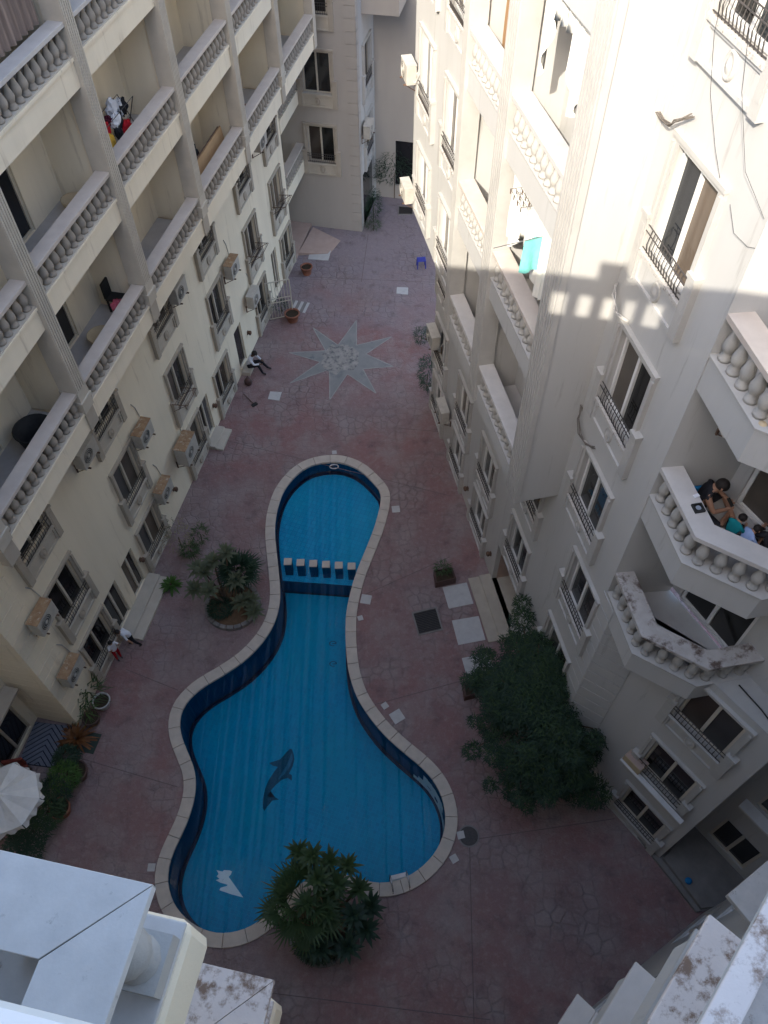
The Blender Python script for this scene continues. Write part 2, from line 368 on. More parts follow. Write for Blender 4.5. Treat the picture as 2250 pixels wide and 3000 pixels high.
# saw-cut joints of the paving, thin recess-dark strips
jm = MB()
for (a, b) in (((-6.6,20.2),(2.4,17.2)),((-8.0,10.6),(-6.3,9.9)),((-.6,9.3),(3.4,10.4)),((-2.2,14.0),(0,0)),((-4.4,29.9),(2.6,29.3)),((2.3,5.5),(6.2,6.0)),((-2.9,2.0),(2.4,1.4)),((2.2,5.4),(2.0,1.2)),((-1.0,13.0),(2.2,14.6)),((-.9,29.4),(-.6,33.0)),((-9.0,7.9),(-5.9,7.0)),((.6,20.5),(3.0,20.2))):
    if b == (0,0): continue
    a, b = Vector((*a,.003)), Vector((*b,.003)); t = (b-a).normalized(); q = Vector((-t.y, t.x, 0))*.011
    jm.add([a-q, b-q, b+q, a+q], [(0,1,2,3)])
mat('joint', (.11,.08,.08), (.15,.12,.117), 4, .95)
j = jm.build('paving_joint', 'joint', ground); j['kind'] = 'stuff'

# ------------------------------------------------------------------ pool
def tile_mat(name, c1, c2, grout, sc=11.0, c3=None):
    m = bpy.data.materials.new(name); m.use_nodes = True; MATS[name] = m
    n = m.node_tree.nodes; l = m.node_tree.links; b = n['Principled BSDF']
    g = n.new('ShaderNodeNewGeometry'); br = n.new('ShaderNodeTexBrick')
    br.offset = 0; br.inputs['Scale'].default_value = sc; br.inputs['Mortar Size'].default_value = .045; br.inputs['Mortar Smooth'].default_value = .3
    br.inputs['Brick Width'].default_value = 1; br.inputs['Row Height'].default_value = 1; br.inputs['Bias'].default_value = 0
    br.inputs['Color1'].default_value = (*c1,1); br.inputs['Color2'].default_value = (*c2,1); br.inputs['Mortar'].default_value = (*grout,1)
    rt = n.new('ShaderNodeVectorRotate'); rt.rotation_type = 'Z_AXIS'; rt.inputs['Angle'].default_value = YL+.12
    l.new(g.outputs['Position'], rt.inputs['Vector']); l.new(rt.outputs[0], br.inputs['Vector'])
    nz = n.new('ShaderNodeTexNoise'); nz.inputs['Scale'].default_value = .45; nz.inputs['Detail'].default_value = 5; l.new(g.outputs['Position'], nz.inputs['Vector'])
    mr = n.new('ShaderNodeMapRange'); mr.inputs[1].default_value = .35; mr.inputs[2].default_value = .7; mr.inputs[4].default_value = .45; l.new(nz.outputs[0], mr.inputs[0])
    mx = n.new('ShaderNodeMix'); mx.data_type = 'RGBA'; l.new(mr.outputs[0], mx.inputs[0]); l.new(br.outputs[0], mx.inputs[6]); mx.inputs[7].default_value = (*(c3 or c2),1)
    l.new(mx.outputs[2], b.inputs['Base Color']); b.inputs['Roughness'].default_value = .5; b.inputs['Specular IOR Level'].default_value = .03
    return m
tile_mat('pool_tile', (.0003,.26,.44), (.0003,.21,.375), (.001,.32,.49), 9, (.0003,.275,.36))
tile_mat('pool_tile_shallow', (.010,.31,.50), (.008,.26,.44), (.003,.15,.34), 6, (.009,.33,.46))
tile_mat('pool_wall_tile_shaded', (.003,.075,.16), (.003,.06,.14), (.01,.10,.19), 11)  # shade of the upright faces put into a darker blue than the floor tile
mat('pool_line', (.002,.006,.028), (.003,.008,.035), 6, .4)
pool = thing('swimming_pool', 'curving blue tiled swimming pool with pale stone coping and stepping blocks', 'swimming pool', (-2.4,9.5,0))
def pl(p, z=None): return (p.x+2.4, p.y-9.5, p.z if z is None else z)
ZW, ZS, ZD = -.14, -.62, -1.42
DIV = 14.05     # divider: shallow end beyond it
def divy(x): return 13.87+(x+.91)*(-.0977)
deep = []; shal = []
fl = MB(); sh = MB()
# floors by clipping the loop at the divider line
def clip(keep_far):
    out = []
    for i in range(NP):
        a, b = loop[i], loop[(i+1)%NP]; fa = a.y-divy(a.x); fb = b.y-divy(b.x)
        if (fa >= 0) == keep_far: out.append(a)
        if (fa >= 0) != (fb >= 0): t = fa/(fa-fb); out.append(a.lerp(b, t))
    return out
far, near = clip(True), clip(False)
def fill(poly, z, name, m):
    bm = bmesh.new(); vs = [bm.verts.new((p.x+2.4, p.y-9.5, z)) for p in poly]
    es = [bm.edges.new((vs[i], vs[(i+1)%len(vs)])) for i in range(len(vs))]
    bmesh.ops.triangle_fill(bm, edges=es, use_beauty=True, normal=(0,0,1))
    for f in bm.faces:
        if f.normal.z < 0: f.normal_flip()
    me = bpy.data.meshes.new(name); bm.to_mesh(me); bm.free()
    if m: me.materials.append(MATS[m])
    return inst(name, me, pool)
fill(near, ZD, 'deep_floor', 'pool_tile'); fill(far, ZS, 'shallow_floor', 'pool_tile_shallow')
wm = MB(); lm = MB()
for i in range(NP):
    a, b = loop[i], loop[(i+1)%NP]
    zb = ZS if (a.y+b.y)/2 > divy((a.x+b.x)/2) else ZD
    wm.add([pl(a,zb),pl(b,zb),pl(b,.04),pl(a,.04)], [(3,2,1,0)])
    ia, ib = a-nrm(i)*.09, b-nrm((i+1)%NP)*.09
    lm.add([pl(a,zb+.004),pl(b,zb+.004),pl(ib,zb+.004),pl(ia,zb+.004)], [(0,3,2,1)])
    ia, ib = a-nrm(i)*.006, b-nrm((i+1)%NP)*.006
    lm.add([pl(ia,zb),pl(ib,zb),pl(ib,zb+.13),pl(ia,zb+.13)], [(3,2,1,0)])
wm.build('pool_wall', 'pool_wall_tile_shaded', pool); lm.build('dark_foot_strip', 'pool_line', pool)  # near-black strip running along the foot of the pool walls
# divider wall face between the two floors
dx0, dx1 = -3.56, -.93
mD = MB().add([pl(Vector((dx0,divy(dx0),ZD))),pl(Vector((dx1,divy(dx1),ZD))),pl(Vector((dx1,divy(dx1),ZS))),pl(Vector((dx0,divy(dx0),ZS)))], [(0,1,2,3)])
mD.build('divider_wall', 'pool_wall_tile_shaded', pool)
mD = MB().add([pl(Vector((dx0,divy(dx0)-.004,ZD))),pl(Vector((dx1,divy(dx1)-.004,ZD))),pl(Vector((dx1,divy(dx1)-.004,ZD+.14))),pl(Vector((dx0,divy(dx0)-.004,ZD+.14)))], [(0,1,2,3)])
mD.build('divider_foot_strip', 'pool_line', pool)  # the same near-black strip along the divider foot
for k in range(6):
    x = -3.26+k*.43; y = divy(x)+.36
    o = MB().obox((x+2.4, y-9.5, (ZS+.04)/2), .25, .25, -ZS+.04).build('stepping_block', 'pool_wall_tile_shaded', pool)
    MB().obox((x+2.4, y-9.5, .045), .265, .265, .05).build('block_top', 'coping', o, bevel=.008)
# coping stones, each its own slab
step = 3
for i in range(0, NP, step):
    pin = []; pout = []
    for k in range(step+1):
        ii = (i+k) % NP; sh_ = .012
        pin.append(off(ii, -.03)); pout.append(off(ii, CW))
    t0 = (pin[1]-pin[0]).normalized()*.006; t1 = (pin[-1]-pin[-2]).normalized()*.006
    pin[0] = pin[0]+t0; pout[0] = pout[0]+t0; pin[-1] = pin[-1]-t1; pout[-1] = pout[-1]-t1
    zt = .062+rng.uniform(-.004,.004)
    poly = [(p.x+2.4, p.y-9.5) for p in pin]+[(p.x+2.4, p.y-9.5) for p in pout[::-1]]
    MB().prism(poly, -.03, zt).build('coping_stone', 'coping', pool, bevel=.01)
bed = MB()
for i in range(NP):
    j2 = (i+1) % NP
    bed.add([pl(off(i,0),.02),pl(off(j2,0),.02),pl(off(j2,CW),.02),pl(off(i,CW),.02)], [(3,2,1,0)])
mat('mortar', (.16,.14,.12), (.12,.10,.09), 5, .95)
bed.build('coping_bed', 'mortar', pool)
# water: clear sheet, reflecting by angle
wmn = bpy.data.materials.new('water'); wmn.use_nodes = True; MATS['water'] = wmn
n = wmn.node_tree.nodes; l = wmn.node_tree.links; n.remove(n['Principled BSDF'])
tr = n.new('ShaderNodeBsdfTransparent'); tr.inputs[0].default_value = (.88,.97,1.0,1)
gl = n.new('ShaderNodeBsdfGlossy'); gl.inputs['Roughness'].default_value = .02
fr = n.new('ShaderNodeFresnel'); fr.inputs[0].default_value = 1.24
ms = n.new('ShaderNodeMixShader'); l.new(fr.outputs[0], ms.inputs[0]); l.new(tr.outputs[0], ms.inputs[1]); l.new(gl.outputs[0], ms.inputs[2]); l.new(ms.outputs[0], n['Material Output'].inputs[0])
g = n.new('ShaderNodeNewGeometry'); nz = n.new('ShaderNodeTexNoise'); nz.inputs['Scale'].default_value = 1.1; nz.inputs['Detail'].default_value = 2
mp = n.new('ShaderNodeMapping'); mp.inputs['Scale'].default_value = (3.6,.07,1); mp.inputs['Rotation'].default_value = (0,0,.20)
l.new(g.outputs['Position'], mp.inputs[0]); l.new(mp.outputs[0], nz.inputs['Vector'])
bp = n.new('ShaderNodeBump'); bp.inputs['Strength'].default_value = .5; bp.inputs['Distance'].default_value = .12; l.new(nz.outputs[0], bp.inputs['Height'])
l.new(bp.outputs[0], gl.inputs['Normal']); l.new(bp.outputs[0], fr.inputs['Normal'])
wat = fill(loop, ZW, 'water', 'water')
# dolphin mosaic, bare patches, depth marks on the floor
def flat(name, pts, z, m, parent=pool):
    bm = bmesh.new(); vs = [bm.verts.new((x+2.4, y-9.5, z)) for x, y in pts]; f = bm.faces.new(vs)
    if f.normal.z < 0: f.normal_flip()
    bmesh.ops.triangulate(bm, faces=bm.faces[:]); me = bpy.data.meshes.new(name); bm.to_mesh(me); bm.free(); me.materials.append(MATS[m]); return inst(name, me, parent)
mat('mosaic_dark', (.004,.055,.10), (.015,.085,.13), 25, .6, 0, 30, .03); mat('mosaic_belly', (.03,.16,.24), (.015,.11,.19), 20, .6, 0, 30, .03)
mat('bare_plaster', (.80,.80,.78), (.72,.73,.71), 3, .9, c3=(.2,.27,.3), s3=6, t3=.62, w3=.1)
DOLPH = [(-2.97,8.57),(-3.09,8.45),(-3.24,8.25),(-3.37,8.2),(-3.59,8.13),(-3.45,8.04),(-3.31,8.01),(-3.44,7.82),(-3.56,7.61),(-3.65,7.34),(-3.68,7.07),(-3.67,6.8),(-3.61,6.71),(-3.54,6.84),(-3.4,7.01),(-3.2,7.04),(-3.32,7.1),(-3.48,7.11),(-3.55,7.16),(-3.48,7.29),(-3.32,7.48),(-3.16,7.62),(-2.99,7.67),(-2.86,7.59),(-2.87,7.76),(-2.96,7.8),(-2.86,8.02),(-2.82,8.23),(-2.86,8.42),(-2.91,8.54)]
dol = flat('dolphin_mosaic', DOLPH, ZD+.005, 'mosaic_dark')
flat('mosaic_belly', [(-2.9,8.46),(-2.87,8.23),(-2.95,8.01),(-3.1,7.78),(-3.28,7.61),(-3.18,7.82),(-3.06,8.02),(-2.97,8.26)], ZD+.009, 'mosaic_belly', pool)
flat('bare_patch', [(-4.83,5.11),(-4.66,5.07),(-4.62,5.11),(-4.46,5.1),(-4.39,5.07),(-4.42,4.99),(-4.47,4.93),(-4.01,4.4),(-4.34,4.48),(-4.69,4.59),(-4.67,4.65),(-4.49,4.7),(-4.48,4.73),(-4.68,4.78),(-4.82,4.85),(-4.72,4.88),(-4.81,4.95),(-4.76,5.01)], ZD+.005, 'bare_plaster')
for x, y in ((-1.76,12.13),(-1.73,11.39)):
    mk = MB()
    for k in range(14):
        a0, a1 = k/14*5.2, (k+1)/14*5.2
        mk.add([(x+2.4+.13*math.cos(a)*f, y-9.5+.10*math.sin(a)*f, ZD+.005) for a, f in ((a0,1),(a1,1),(a1,.7),(a0,.7))], [(0,1,2,3)])
    mk.box(x+2.4-.02, x+2.4+.11, y-9.5-.02, y-9.5+.015, ZD+.003, ZD+.006)
    mk.build('depth_mark', 'mosaic_dark', pool)
# fallen tiles on the curved wall by the near lobe
pe = MB(); ii = [k for k in range(NP) if 5.75 < loop[k].y < 7.75 and loop[k].x > .7]
ii.sort(key=lambda k: loop[k].y)
for k0, k1 in zip(ii[:-1], ii[1:]):
    a, b = loop[k0]-nrm(k0)*.012, loop[k1]-nrm(k1)*.012
    za, zb = ZD+.03, ZD+.22+.3*abs(math.sin(k0*1.3))
    pe.add([pl(a,za),pl(b,za),pl(b,zb),pl(a,zb)], [(0,1,2,3)])
    if 6.3 < loop[k0].y < 7.3: pe.add([pl(a,-1.0),pl(b,-1.0),pl(b,-.5-.06*math.sin(k0)),pl(a,-.5)], [(0,1,2,3)])
pe.build('fallen_tile_patch', 'bare_plaster', pool)
# skimmer and lamps
for x, y in ((-1.83,18.78),):
    MB().tube([(x+2.4+.16*math.cos(a), y-9.5+.10*math.sin(a)-.06, -.1) for a in [k*math.pi/8 for k in range(16)]], .022, 6, True).build('inlet_ring', 'white_paint', pool)
lad = thing('pool_ladder', 'short steel pool ladder with a pale step hung on the coping', 'ladder', (.3,4.4,0), R(12))
for s in (-.22,.22):
    MB().tube([(s,-.18,.05),(s,-.18,.30),(s,-.08,.48),(s,.08,.50),(s,.20,.40),(s,.22,.1),(s,.22,-1.2)], .02, 8).build('rail', 'steel', lad, True)
for z in (-.05,-.35,-.65): MB().box(-.22,.22,.16,.27,z-.015,z+.015).build('step', 'white_paint', lad)

# ------------------------------------------------------------------ shared facade pieces
def baluster_mesh(name, h, m, k=1.0):
    p = [(.062,.0),(.062,.05),(.045,.06),(.05,.085),(.036,.10),(.052,.14),(.066,.20),(.062,.26),(.045,.33),(.03,.40),(.026,.44),(.036,.46),(.036,.475),(.05,.485),(.05,.52)]
    return MB().lathe([(r*k, z*h/.52) for r, z in p], 12).mesh(name, m, True)
BAL_L = baluster_mesh('baluster', .52, 'stone_baluster', 1.5)
BAL_R = baluster_mesh('baluster', .60, 'white_baluster', 1.5)
BAL_F = baluster_mesh('baluster', .62, 'white_baluster', 1.5)

def window_kit(prefix, trim, sill_m, panel_m, frame_m, W=1.72, HT=2.33):
    k = {}; ox = .60; oz0, oz1 = .57, HT-.14
    s = MB()
    for sx in (-1, 1):
        s.box(sx*ox, sx*(ox+.08), -.05, .0, oz0, oz1); s.box(sx*(ox+.08), sx*(ox+.15), -.09, .0, oz0, oz1)
        s.box(sx*(W/2-.20), sx*W/2, -.12, 0, 0, 1.08)            # side pedestal
        s.box(sx*(W/2-.215), sx*(W/2+.02), -.15, 0, 1.08, 1.15)
        s.box(sx*(W/2-.15), sx*(W/2-.05), -.125, -.12, .2, .95)
    s.box(-(ox+.15), ox+.15, -.05, 0, oz1, oz1+.07); s.box(-(ox+.17), ox+.17, -.085, 0, oz1+.07, oz1+.14)
    k['surround'] = s.mesh('window', trim)
    p = MB(); a = W/2-.20
    p.box(-a, a, -.05, 0, 0.0, .50); p.box(-a, a, -.09, -.05, 0, .06); p.box(-a, a, -.09, -.05, .44, .50)
    for sx in (-1,1): p.box(sx*(a-.06), sx*a, -.09, -.05, .06, .44)
    k['panel'] = p.mesh('apron_panel', panel_m)
    k['sill'] = MB().box(-a, a, -.13, .02, .50, .57).mesh('sill', sill_m)
    e = MB(); n_ = 14
    vs = []; fs = []
    for j, (rr, yy) in enumerate(((1,-.05),(.96,-.085),(.8,-.10),(.72,-.085),(.45,-.10),(.0,-.125))):
        for i in range(n_):
            t = 2*math.pi*i/n_; vs.append((.13*rr*math.cos(t), yy, .25+.19*rr*math.sin(t)))
    for j in range(5):
        for i in range(n_): fs.append((j*n_+i, j*n_+(i+1)%n_, (j+1)*n_+(i+1)%n_, (j+1)*n_+i))
    k['emblem'] = e.add(vs, fs).mesh('emblem', trim, True)
    f = MB(); y0, y1 = .07, .13
    f.box(-ox, -ox+.06, y0, y1, oz0, oz1); f.box(ox-.06, ox, y0, y1, oz0, oz1); f.box(-ox+.06, ox-.06, y0, y1, oz0, oz0+.05); f.box(-ox+.06, ox-.06, y0, y1, oz1-.05, oz1)
    f.box(-.035, .035, y0-.02, y1, oz0+.05, oz1-.05)
    k['frame'] = f.mesh('frame', frame_m)
    k['pane'] = MB().box(0, ox-.085, .10, .108, oz0+.05, oz1-.05).mesh('pane', 'pane')
    g = MB(); hb = 1.02
    for i in range(13):
        x = -ox+.06+i*(2*ox-.12)/12
        g.tube([(x,-.08,.58),(x,-.115,.74),(x,-.08,.98)], .010, 4)
    for z, yy in ((.60,-.08),(.98,-.08),(.88,-.095)): g.tube([(-a,yy,z),(a,yy,z)], .012, 4)
    k['grille'] = g.mesh('grille', 'iron')
    k['hole'] = (-ox, ox, oz0, oz1); k['HT'] = HT
    return k
WK_L = window_kit('l', 'taupe_trim', 'cream_trim', 'cream_trim', 'alu_beige')
WK_R = window_kit('r', 'white_trim', 'dirty_sill', 'white_wall', 'alu_white', 1.80, 2.42)
WK_D = window_kit('d', 'white_trim', 'white_trim', 'white_trim', 'alu_beige', 1.72, 2.33)

def add_window(root, kit, cx, z, y=0, rz=0, sz=1.0, grille=True, emblem=True, dark=None, pane_m=None):
    wo = inst('window', kit['surround'], root, (cx, y, z), rz, scale=(1,1,sz))
    inst('apron_panel', kit['panel'], wo); inst('sill', kit['sill'], wo); inst('frame', kit['frame'], wo)
    if emblem: inst('emblem', kit['emblem'], wo)
    inst('pane', kit['pane'], wo, (.035,0,0), m=pane_m or (dark if dark in MATS else None)); inst('pane', kit['pane'], wo, (-.55,.02,0), m=pane_m)
    if grille: inst('grille', kit['grille'], wo)
    h = kit['hole']
    return (cx+h[0], cx+h[1], z+h[2]*sz, z+h[3]*sz)
def hole_of(kit, cx, z, sz=1.0):
    h = kit['hole']; return (cx+h[0], cx+h[1], z+h[2]*sz, z+h[3]*sz)

def add_door(root, x0, x1, z0, z1, y=0, m='alu_white', leaf='pane', mullion=True, name='door'):
    f = MB(); f.box(x0, x0+.07, y+.05, y+.12, z0, z1); f.box(x1-.07, x1, y+.05, y+.12, z0, z1); f.box(x0+.07, x1-.07, y+.05, y+.12, z1-.07, z1); f.box(x0+.07, x1-.07, y+.05, y+.12, z0, z0+.06)
    xm = (x0+x1)/2
    if mullion: f.box(xm-.04, xm+.04, y+.03, y+.12, z0+.06, z1-.07)
    d = f.build(name, m, root)
    if mullion:
        MB().box(x0+.07, xm-.04, y+.08, y+.09, z0+.06, z1-.07).build('pane', leaf, d); MB().box(xm+.04, x1-.07, y+.08, y+.09, z0+.06, z1-.07).build('pane', leaf, d)
    else: MB().box(x0+.07, x1-.07, y+.08, y+.09, z0+.06, z1-.07).build('pane', leaf, d)
    return d

def pillar_mesh(wd, z0, z1, dp, y, m, flutes=4):
    s = MB(); s.box(-wd/2, wd/2, y, y+dp, z0, z1)
    nb = flutes+1
    for i in range(nb):
        x = -wd/2+wd*(i+.5)/nb; s.box(x-wd/nb*.33, x+wd/nb*.33, y-.022, y, z0, z1)
    return s.mesh('pillar', m)

# ------------------------------------------------------------------ block with fluted columns (long facade on the sunless side)
LB = thing('apartment_building', 'long cream apartment block with fluted columns and three balcony rows facing the pool', 'building', (*PL,0), AL)
PX = [-17.05, -13.2, -9.35, -5.45, -1.55, 2.4, 6.6]      # left edges of columns
PWD = .36
holes = []
LF_cols = [-15.12, -11.02, -6.85, -3.0, .93, 4.2]
for i, cx in enumerate(LF_cols):
    for z in (2.72, 5.8): holes.append(hole_of(WK_L, cx, z))
g_cols = [(-15.1,0), (-11.05,0), (-6.95,0), (-3.85,0), (1.0,0), (4.65,0)]
for cx, z in g_cols: holes.append(hole_of(WK_L, cx, z, .93))
doors_g = [(-14.25,-13.4,.18,2.02), (-12.95,-12.2,.18,2.02), (-6.15,-5.3,.18,2.0), (-2.15,-1.4,.18,2.08), (2.75,3.4,.3,2.2)]
holes += [d for d in doors_g]
ROWS = [10.0, 13.0, 16.0, 19.0]
bdoors = []
for zr in ROWS:
    for b in range(6):
        x0 = PX[b]+.85; bdoors.append((x0, x0+1.75, zr-.8, zr+1.42))
holes += bdoors
MB().wall(-17.3, 5.6, 0, 23.0, holes).build('wall', 'cream', LB)
MB().box(5.6, 6.96, .0, .25, 8.8, 23.0).build('wall', 'cream', LB)
MB().box(5.6, 5.604, .0, 1.6, 0, 23.0).build('end_wall', 'cream', LB)
MB().box(-17.3, 5.6, .3, 8.0, 22.7, 23.0).build('roof', 'concrete', LB)
MB().box(-17.3, -17.296, .0, 1.35, 0, 23.0).build('end_wall', 'cream', LB)
for k in range(30):                                   # corner courses
    z0 = .05+k*.43
    s = MB(); s.box(-17.318, -16.35, -.02, 0, z0, z0+.40); s.box(-17.318, -17.3, 0, 1.34, z0, z0+.40)
    s.build('quoin_stone', 'cream', LB)
dk = {0: 'pane_grey', 3: 'pane_dark'}
for i, cx in enumerate(LF_cols):
    for z in (2.72, 5.8): add_window(LB, WK_L, cx, z, dark='pane_dark' if (i, z) in ((4,2.72),(0,2.72)) else None)
for cx, z in g_cols: add_window(LB, WK_L, cx, z, sz=.93)
for k, (x0, x1, z0, z1) in enumerate(doors_g): add_door(LB, x0, x1, z0, z1, m='alu_beige', leaf='pane_dark' if k == 3 else 'pane', mullion=(k != 3))
for (x0, x1, z0, z1) in bdoors:
    if z0 > 17: continue
    add_door(LB, x0, x1, z0, z1, m='alu_beige', leaf='pane', name='balcony_door')
OF = 1.38
CAP_L = {}
for ri, zr in enumerate(ROWS):
    for b in range(6):
        xa = PX[b]+PWD if b else -17.05+.12; xb = PX[b+1]
        if b == 5: xb = 6.62
        s = MB()
        s.box(xa, xb, -OF+.02, -OF+.20, zr-1.2, zr-.64)                # fascia
        s.box(xa, xb, -OF+.20, -.002, zr-1.2, zr-.82)                  # slab
        s.box(xa, xb, -OF-.015, -OF+.02, zr-.70, zr-.64)               # drip mould
        bo = s.build('balcony', 'cream', LB)
        MB().box(xa, xb, -OF+.205, -.004, zr-.82, zr-.80).build('floor_tile', 'floor_tile', bo)
        MB().box(xa, xb, -OF-.03, -OF+.30, zr-.09, zr).build('cap', 'marble_warm' if ri in (0,1) else 'marble', bo, bevel=.01)
        MB().box(xa, xb, -OF+.0, -OF+.24, zr-.64, zr-.61).build('plinth', 'cream_trim', bo)
        if ri < 3:
            nb = max(2, round((xb-xa)/.252))
            for i in range(nb): inst('baluster', BAL_L, bo, (xa+(i+.5)*(xb-xa)/nb, -OF+.12, zr-.61))
for i, x in enumerate(PX[:6]):
    xc = x+PWD/2
    me = pillar_mesh(PWD, 10.0, 22.2, .42, -OF-.05, 'taupe_trim')
    inst('pillar', me, LB, (xc,0,0), m='cream_trim')
    # pedestal on the lowest rail and pilaster strip on the fascia
    s = MB(); s.box(xc-.2, xc+.2, -OF-.07, -OF+.38, 9.36, 10.0); s.box(xc-.23, xc+.23, -OF-.10, -OF+.40, 9.62, 9.72)
    s.build('column_pedestal', 'cream_trim', LB)
    MB().box(xc-.18, xc+.18, -OF-.03, -OF+.2, 8.8, 9.36).build('pilaster', 'taupe_trim', LB)
    if i:
        MB().box(xc-.12, xc+.12, -OF+.37, .0, 9.2, 22.2).build('partition', 'cream', LB)
    else:
        MB().box(xc-.14, xc+.02, -OF+.37, .0, 8.8, 22.2).build('partition', 'cream', LB)
# end post of the balcony rows
MB().box(6.62, 6.95, -OF-.03, -OF+.30, 8.8, 22.2).build('pillar', 'cream_trim', LB)
MB().box(6.7, 6.95, -OF+.30, .0, 8.8, 22.2).build('partition', 'cream', LB)
# porch steps
for (x0, x1, d, z) in ((-14.3,-11.95,.75,.10), (-14.3,-11.95,.42,.18), (-6.25,-5.2,.62,.10), (-6.25,-5.2,.34,.18)):
    MB().box(x0, x1, -d, -.002, 0, z).build('step', 'cream_trim', LB, bevel=.01)

# recessed near wall beyond the corner (patio side)
yaw_rec = 1.35
MB().wall(-26.0, -17.3, 0, 23.0, [(-19.0,-17.62,.12,2.3),(-22.6,-21.2,.9,2.2)], y=yaw_rec).build('wall', 'cream', LB)
add_door(LB, -19.0, -17.62, .12, 2.3, yaw_rec, 'taupe_trim', 'pane_dark', True, 'patio_door')
MB().box(-19.3,-17.4,.9,1.34,2.42,2.5).build('canopy', 'taupe_trim', LB)

# ------------------------------------------------------------------ recess with entrance, far block, end of the lane
FB = thing('apartment_building', 'grey beige apartment block closing the end of the court beside a narrow lane', 'building', (*PL,0), AL)
hf = []
# front face lies across the court at x = 8.3, so build it in a turned frame: local u = o, face looks to -x
def far_face(mb, o0, o1, z0, z1, holes):
    t = MB().wall(o0, o1, z0, z1, holes, 0, .16)
    return mb.add([(8.3+y, -u, z) for u, y, z in t.v], t.f)
fh = [hole_of(WK_L, .87, 2.75), hole_of(WK_L, .87, 5.78), hole_of(WK_L, .87, 8.8), hole_of(WK_L, .87, 11.8)]
far_face(MB(), -3.0, 2.58, 0, 19, fh).build('wall', 'grey_wall', FB)
for z in (2.75, 5.78, 8.8, 11.8):
    add_window(FB, WK_L, 8.3, z, -.87, rz=-math.pi/2, grille=z != 5.78, pane_m='pane_dark' if z == 5.78 else None)
for k in range(36):
    z0 = .1+k*.46
    s = MB(); s.box(8.28, 8.3, -2.6, -2.15, z0, z0+.43); s.box(8.28, 8.7, -2.6, -2.58, z0, z0+.43)
    s.build('quoin_stone', 'grey_wall', FB)
MB().wall(8.3, 11.6, 0, 19, [(9.4,10.5,3.2,4.9),(9.4,10.5,6.2,7.9),(8.6,11.2,.0,2.6)], -2.58).build('wall', 'white_wall', FB)
for z in (2.6, 5.65): add_window(FB, WK_D, 9.95, z, -2.58)
MB().box(8.62,11.2,-2.44,-2.40,0,2.6).build('dark_glazing', 'pane_dark', FB)
# balcony of the far block over the lane
s = MB(); s.box(9.3,11.6,-4.1,-2.58,9.1,9.2); s.box(9.3,9.45,-4.1,-2.58,9.2,9.72); s.box(9.45,11.6,-4.1,-3.95,9.2,9.72)
fb = s.build('balcony', 'grey_wall', FB)
MB().box(9.25,9.55,-4.14,-2.58,10.3,10.4).build('cap', 'grey_wall', fb)
for i in range(7): inst('baluster', BAL_L, fb, (9.38,-4.0+i*.22,9.75))
# wall at the end of the lane
t = MB().wall(2.58, 9, 0, 19, [(3.55,5.0,.7,2.95)], 0, .16)
MB().add([(11.4+y, -u, z) for u, y, z in t.v], t.f).build('end_wall', 'grey_wall', FB)
MB().box(11.5,11.52,-5.0,-3.55,.7,2.95).build('pane', 'pane_dark', FB)
# recess between the two blocks: set-back wall, two small balconies, brown door
MB().wall(5.6, 8.3, 0, 19, [(7.2,8.1,.15,2.3)], 1.2).build('recess_wall', 'cream', FB)
MB().box(7.2,8.1,1.24,1.29,.15,2.3).build('entrance_door', 'wood_dark', FB)
MB().box(5.62,8.28,-.1,1.2,-.0,.14).build('step', 'ramp_pink', FB)
for zr in (4.1, 7.15, 10.2):
    s = MB(); s.box(5.61,8.29,-.02,.18,zr-1.28,zr-.72); s.box(5.61,8.29,.18,1.19,zr-1.28,zr-1.0)
    bo = s.build('balcony', 'cream', FB)
    MB().box(5.61,8.29,-.06,.28,zr-.09,zr).build('cap', 'marble_warm', bo)
    for i in range(11): inst('baluster', BAL_L, bo, (5.75+i*.24,.08,zr-.66))
# ------------------------------------------------------------------ white block (sunlit upper floors)
RB = thing('apartment_building', 'tall white apartment block with a projecting balcony bay and angular corner balconies', 'building', (*PR,0), AR)
holes = []; wins = []
FL_R = [(2.42,.94), (5.45,.92), (8.15,.90), (11.08,1.0), (14.35,1.0), (17.68,1.0)]
for z, sz in FL_R[:2]:
    for cx in (-3.95, -1.0, 1.7, 4.7): wins.append((cx, z, sz))
wins.append((8.05, 5.48, .92))
for z, sz in FL_R[2:]: wins.append((7.22, z, sz))
for cx in (-3.9, -1.2, 1.6): wins.append((cx, .0, .86))
wins.append((7.9, 2.3, .92))
for cx, z, sz in wins: holes.append(hole_of(WK_R, cx, z, sz))
ent = (3.4, 5.35, .12, 2.1); holes.append(ent)
bh = []
RROWS = [9.05, 12.3, 15.55, 18.8]
for zr in RROWS:
    bh.append((3.3, 4.9, zr-.85, zr+1.35)); bh.append((.3, 1.6, zr-.85, zr+1.35))
holes += bh
MB().wall(-5.0, 9.28, 0, 8.2, [h for h in holes if h[3] < 8.3]).build('wall', 'white_wall', RB)
MB().wall(-5.0, 8.86, 8.2, 22.5, [h for h in holes if h[3] > 8.3]).build('wall', 'white_wall', RB)
MB().box(-5.0, -4.997, 0, 2.3, 0, 22.5).build('end_wall', 'white_wall', RB)
MB().box(-5.0, 8.9, .4, 7.0, 22.2, 22.5).build('roof', 'concrete', RB)
for cx, z, sz in wins: add_window(RB, WK_R, cx, z, sz=sz, emblem=z > 1)
for h in bh:
    if h[2] < 17.5: add_door(RB, *h, name='balcony_door')
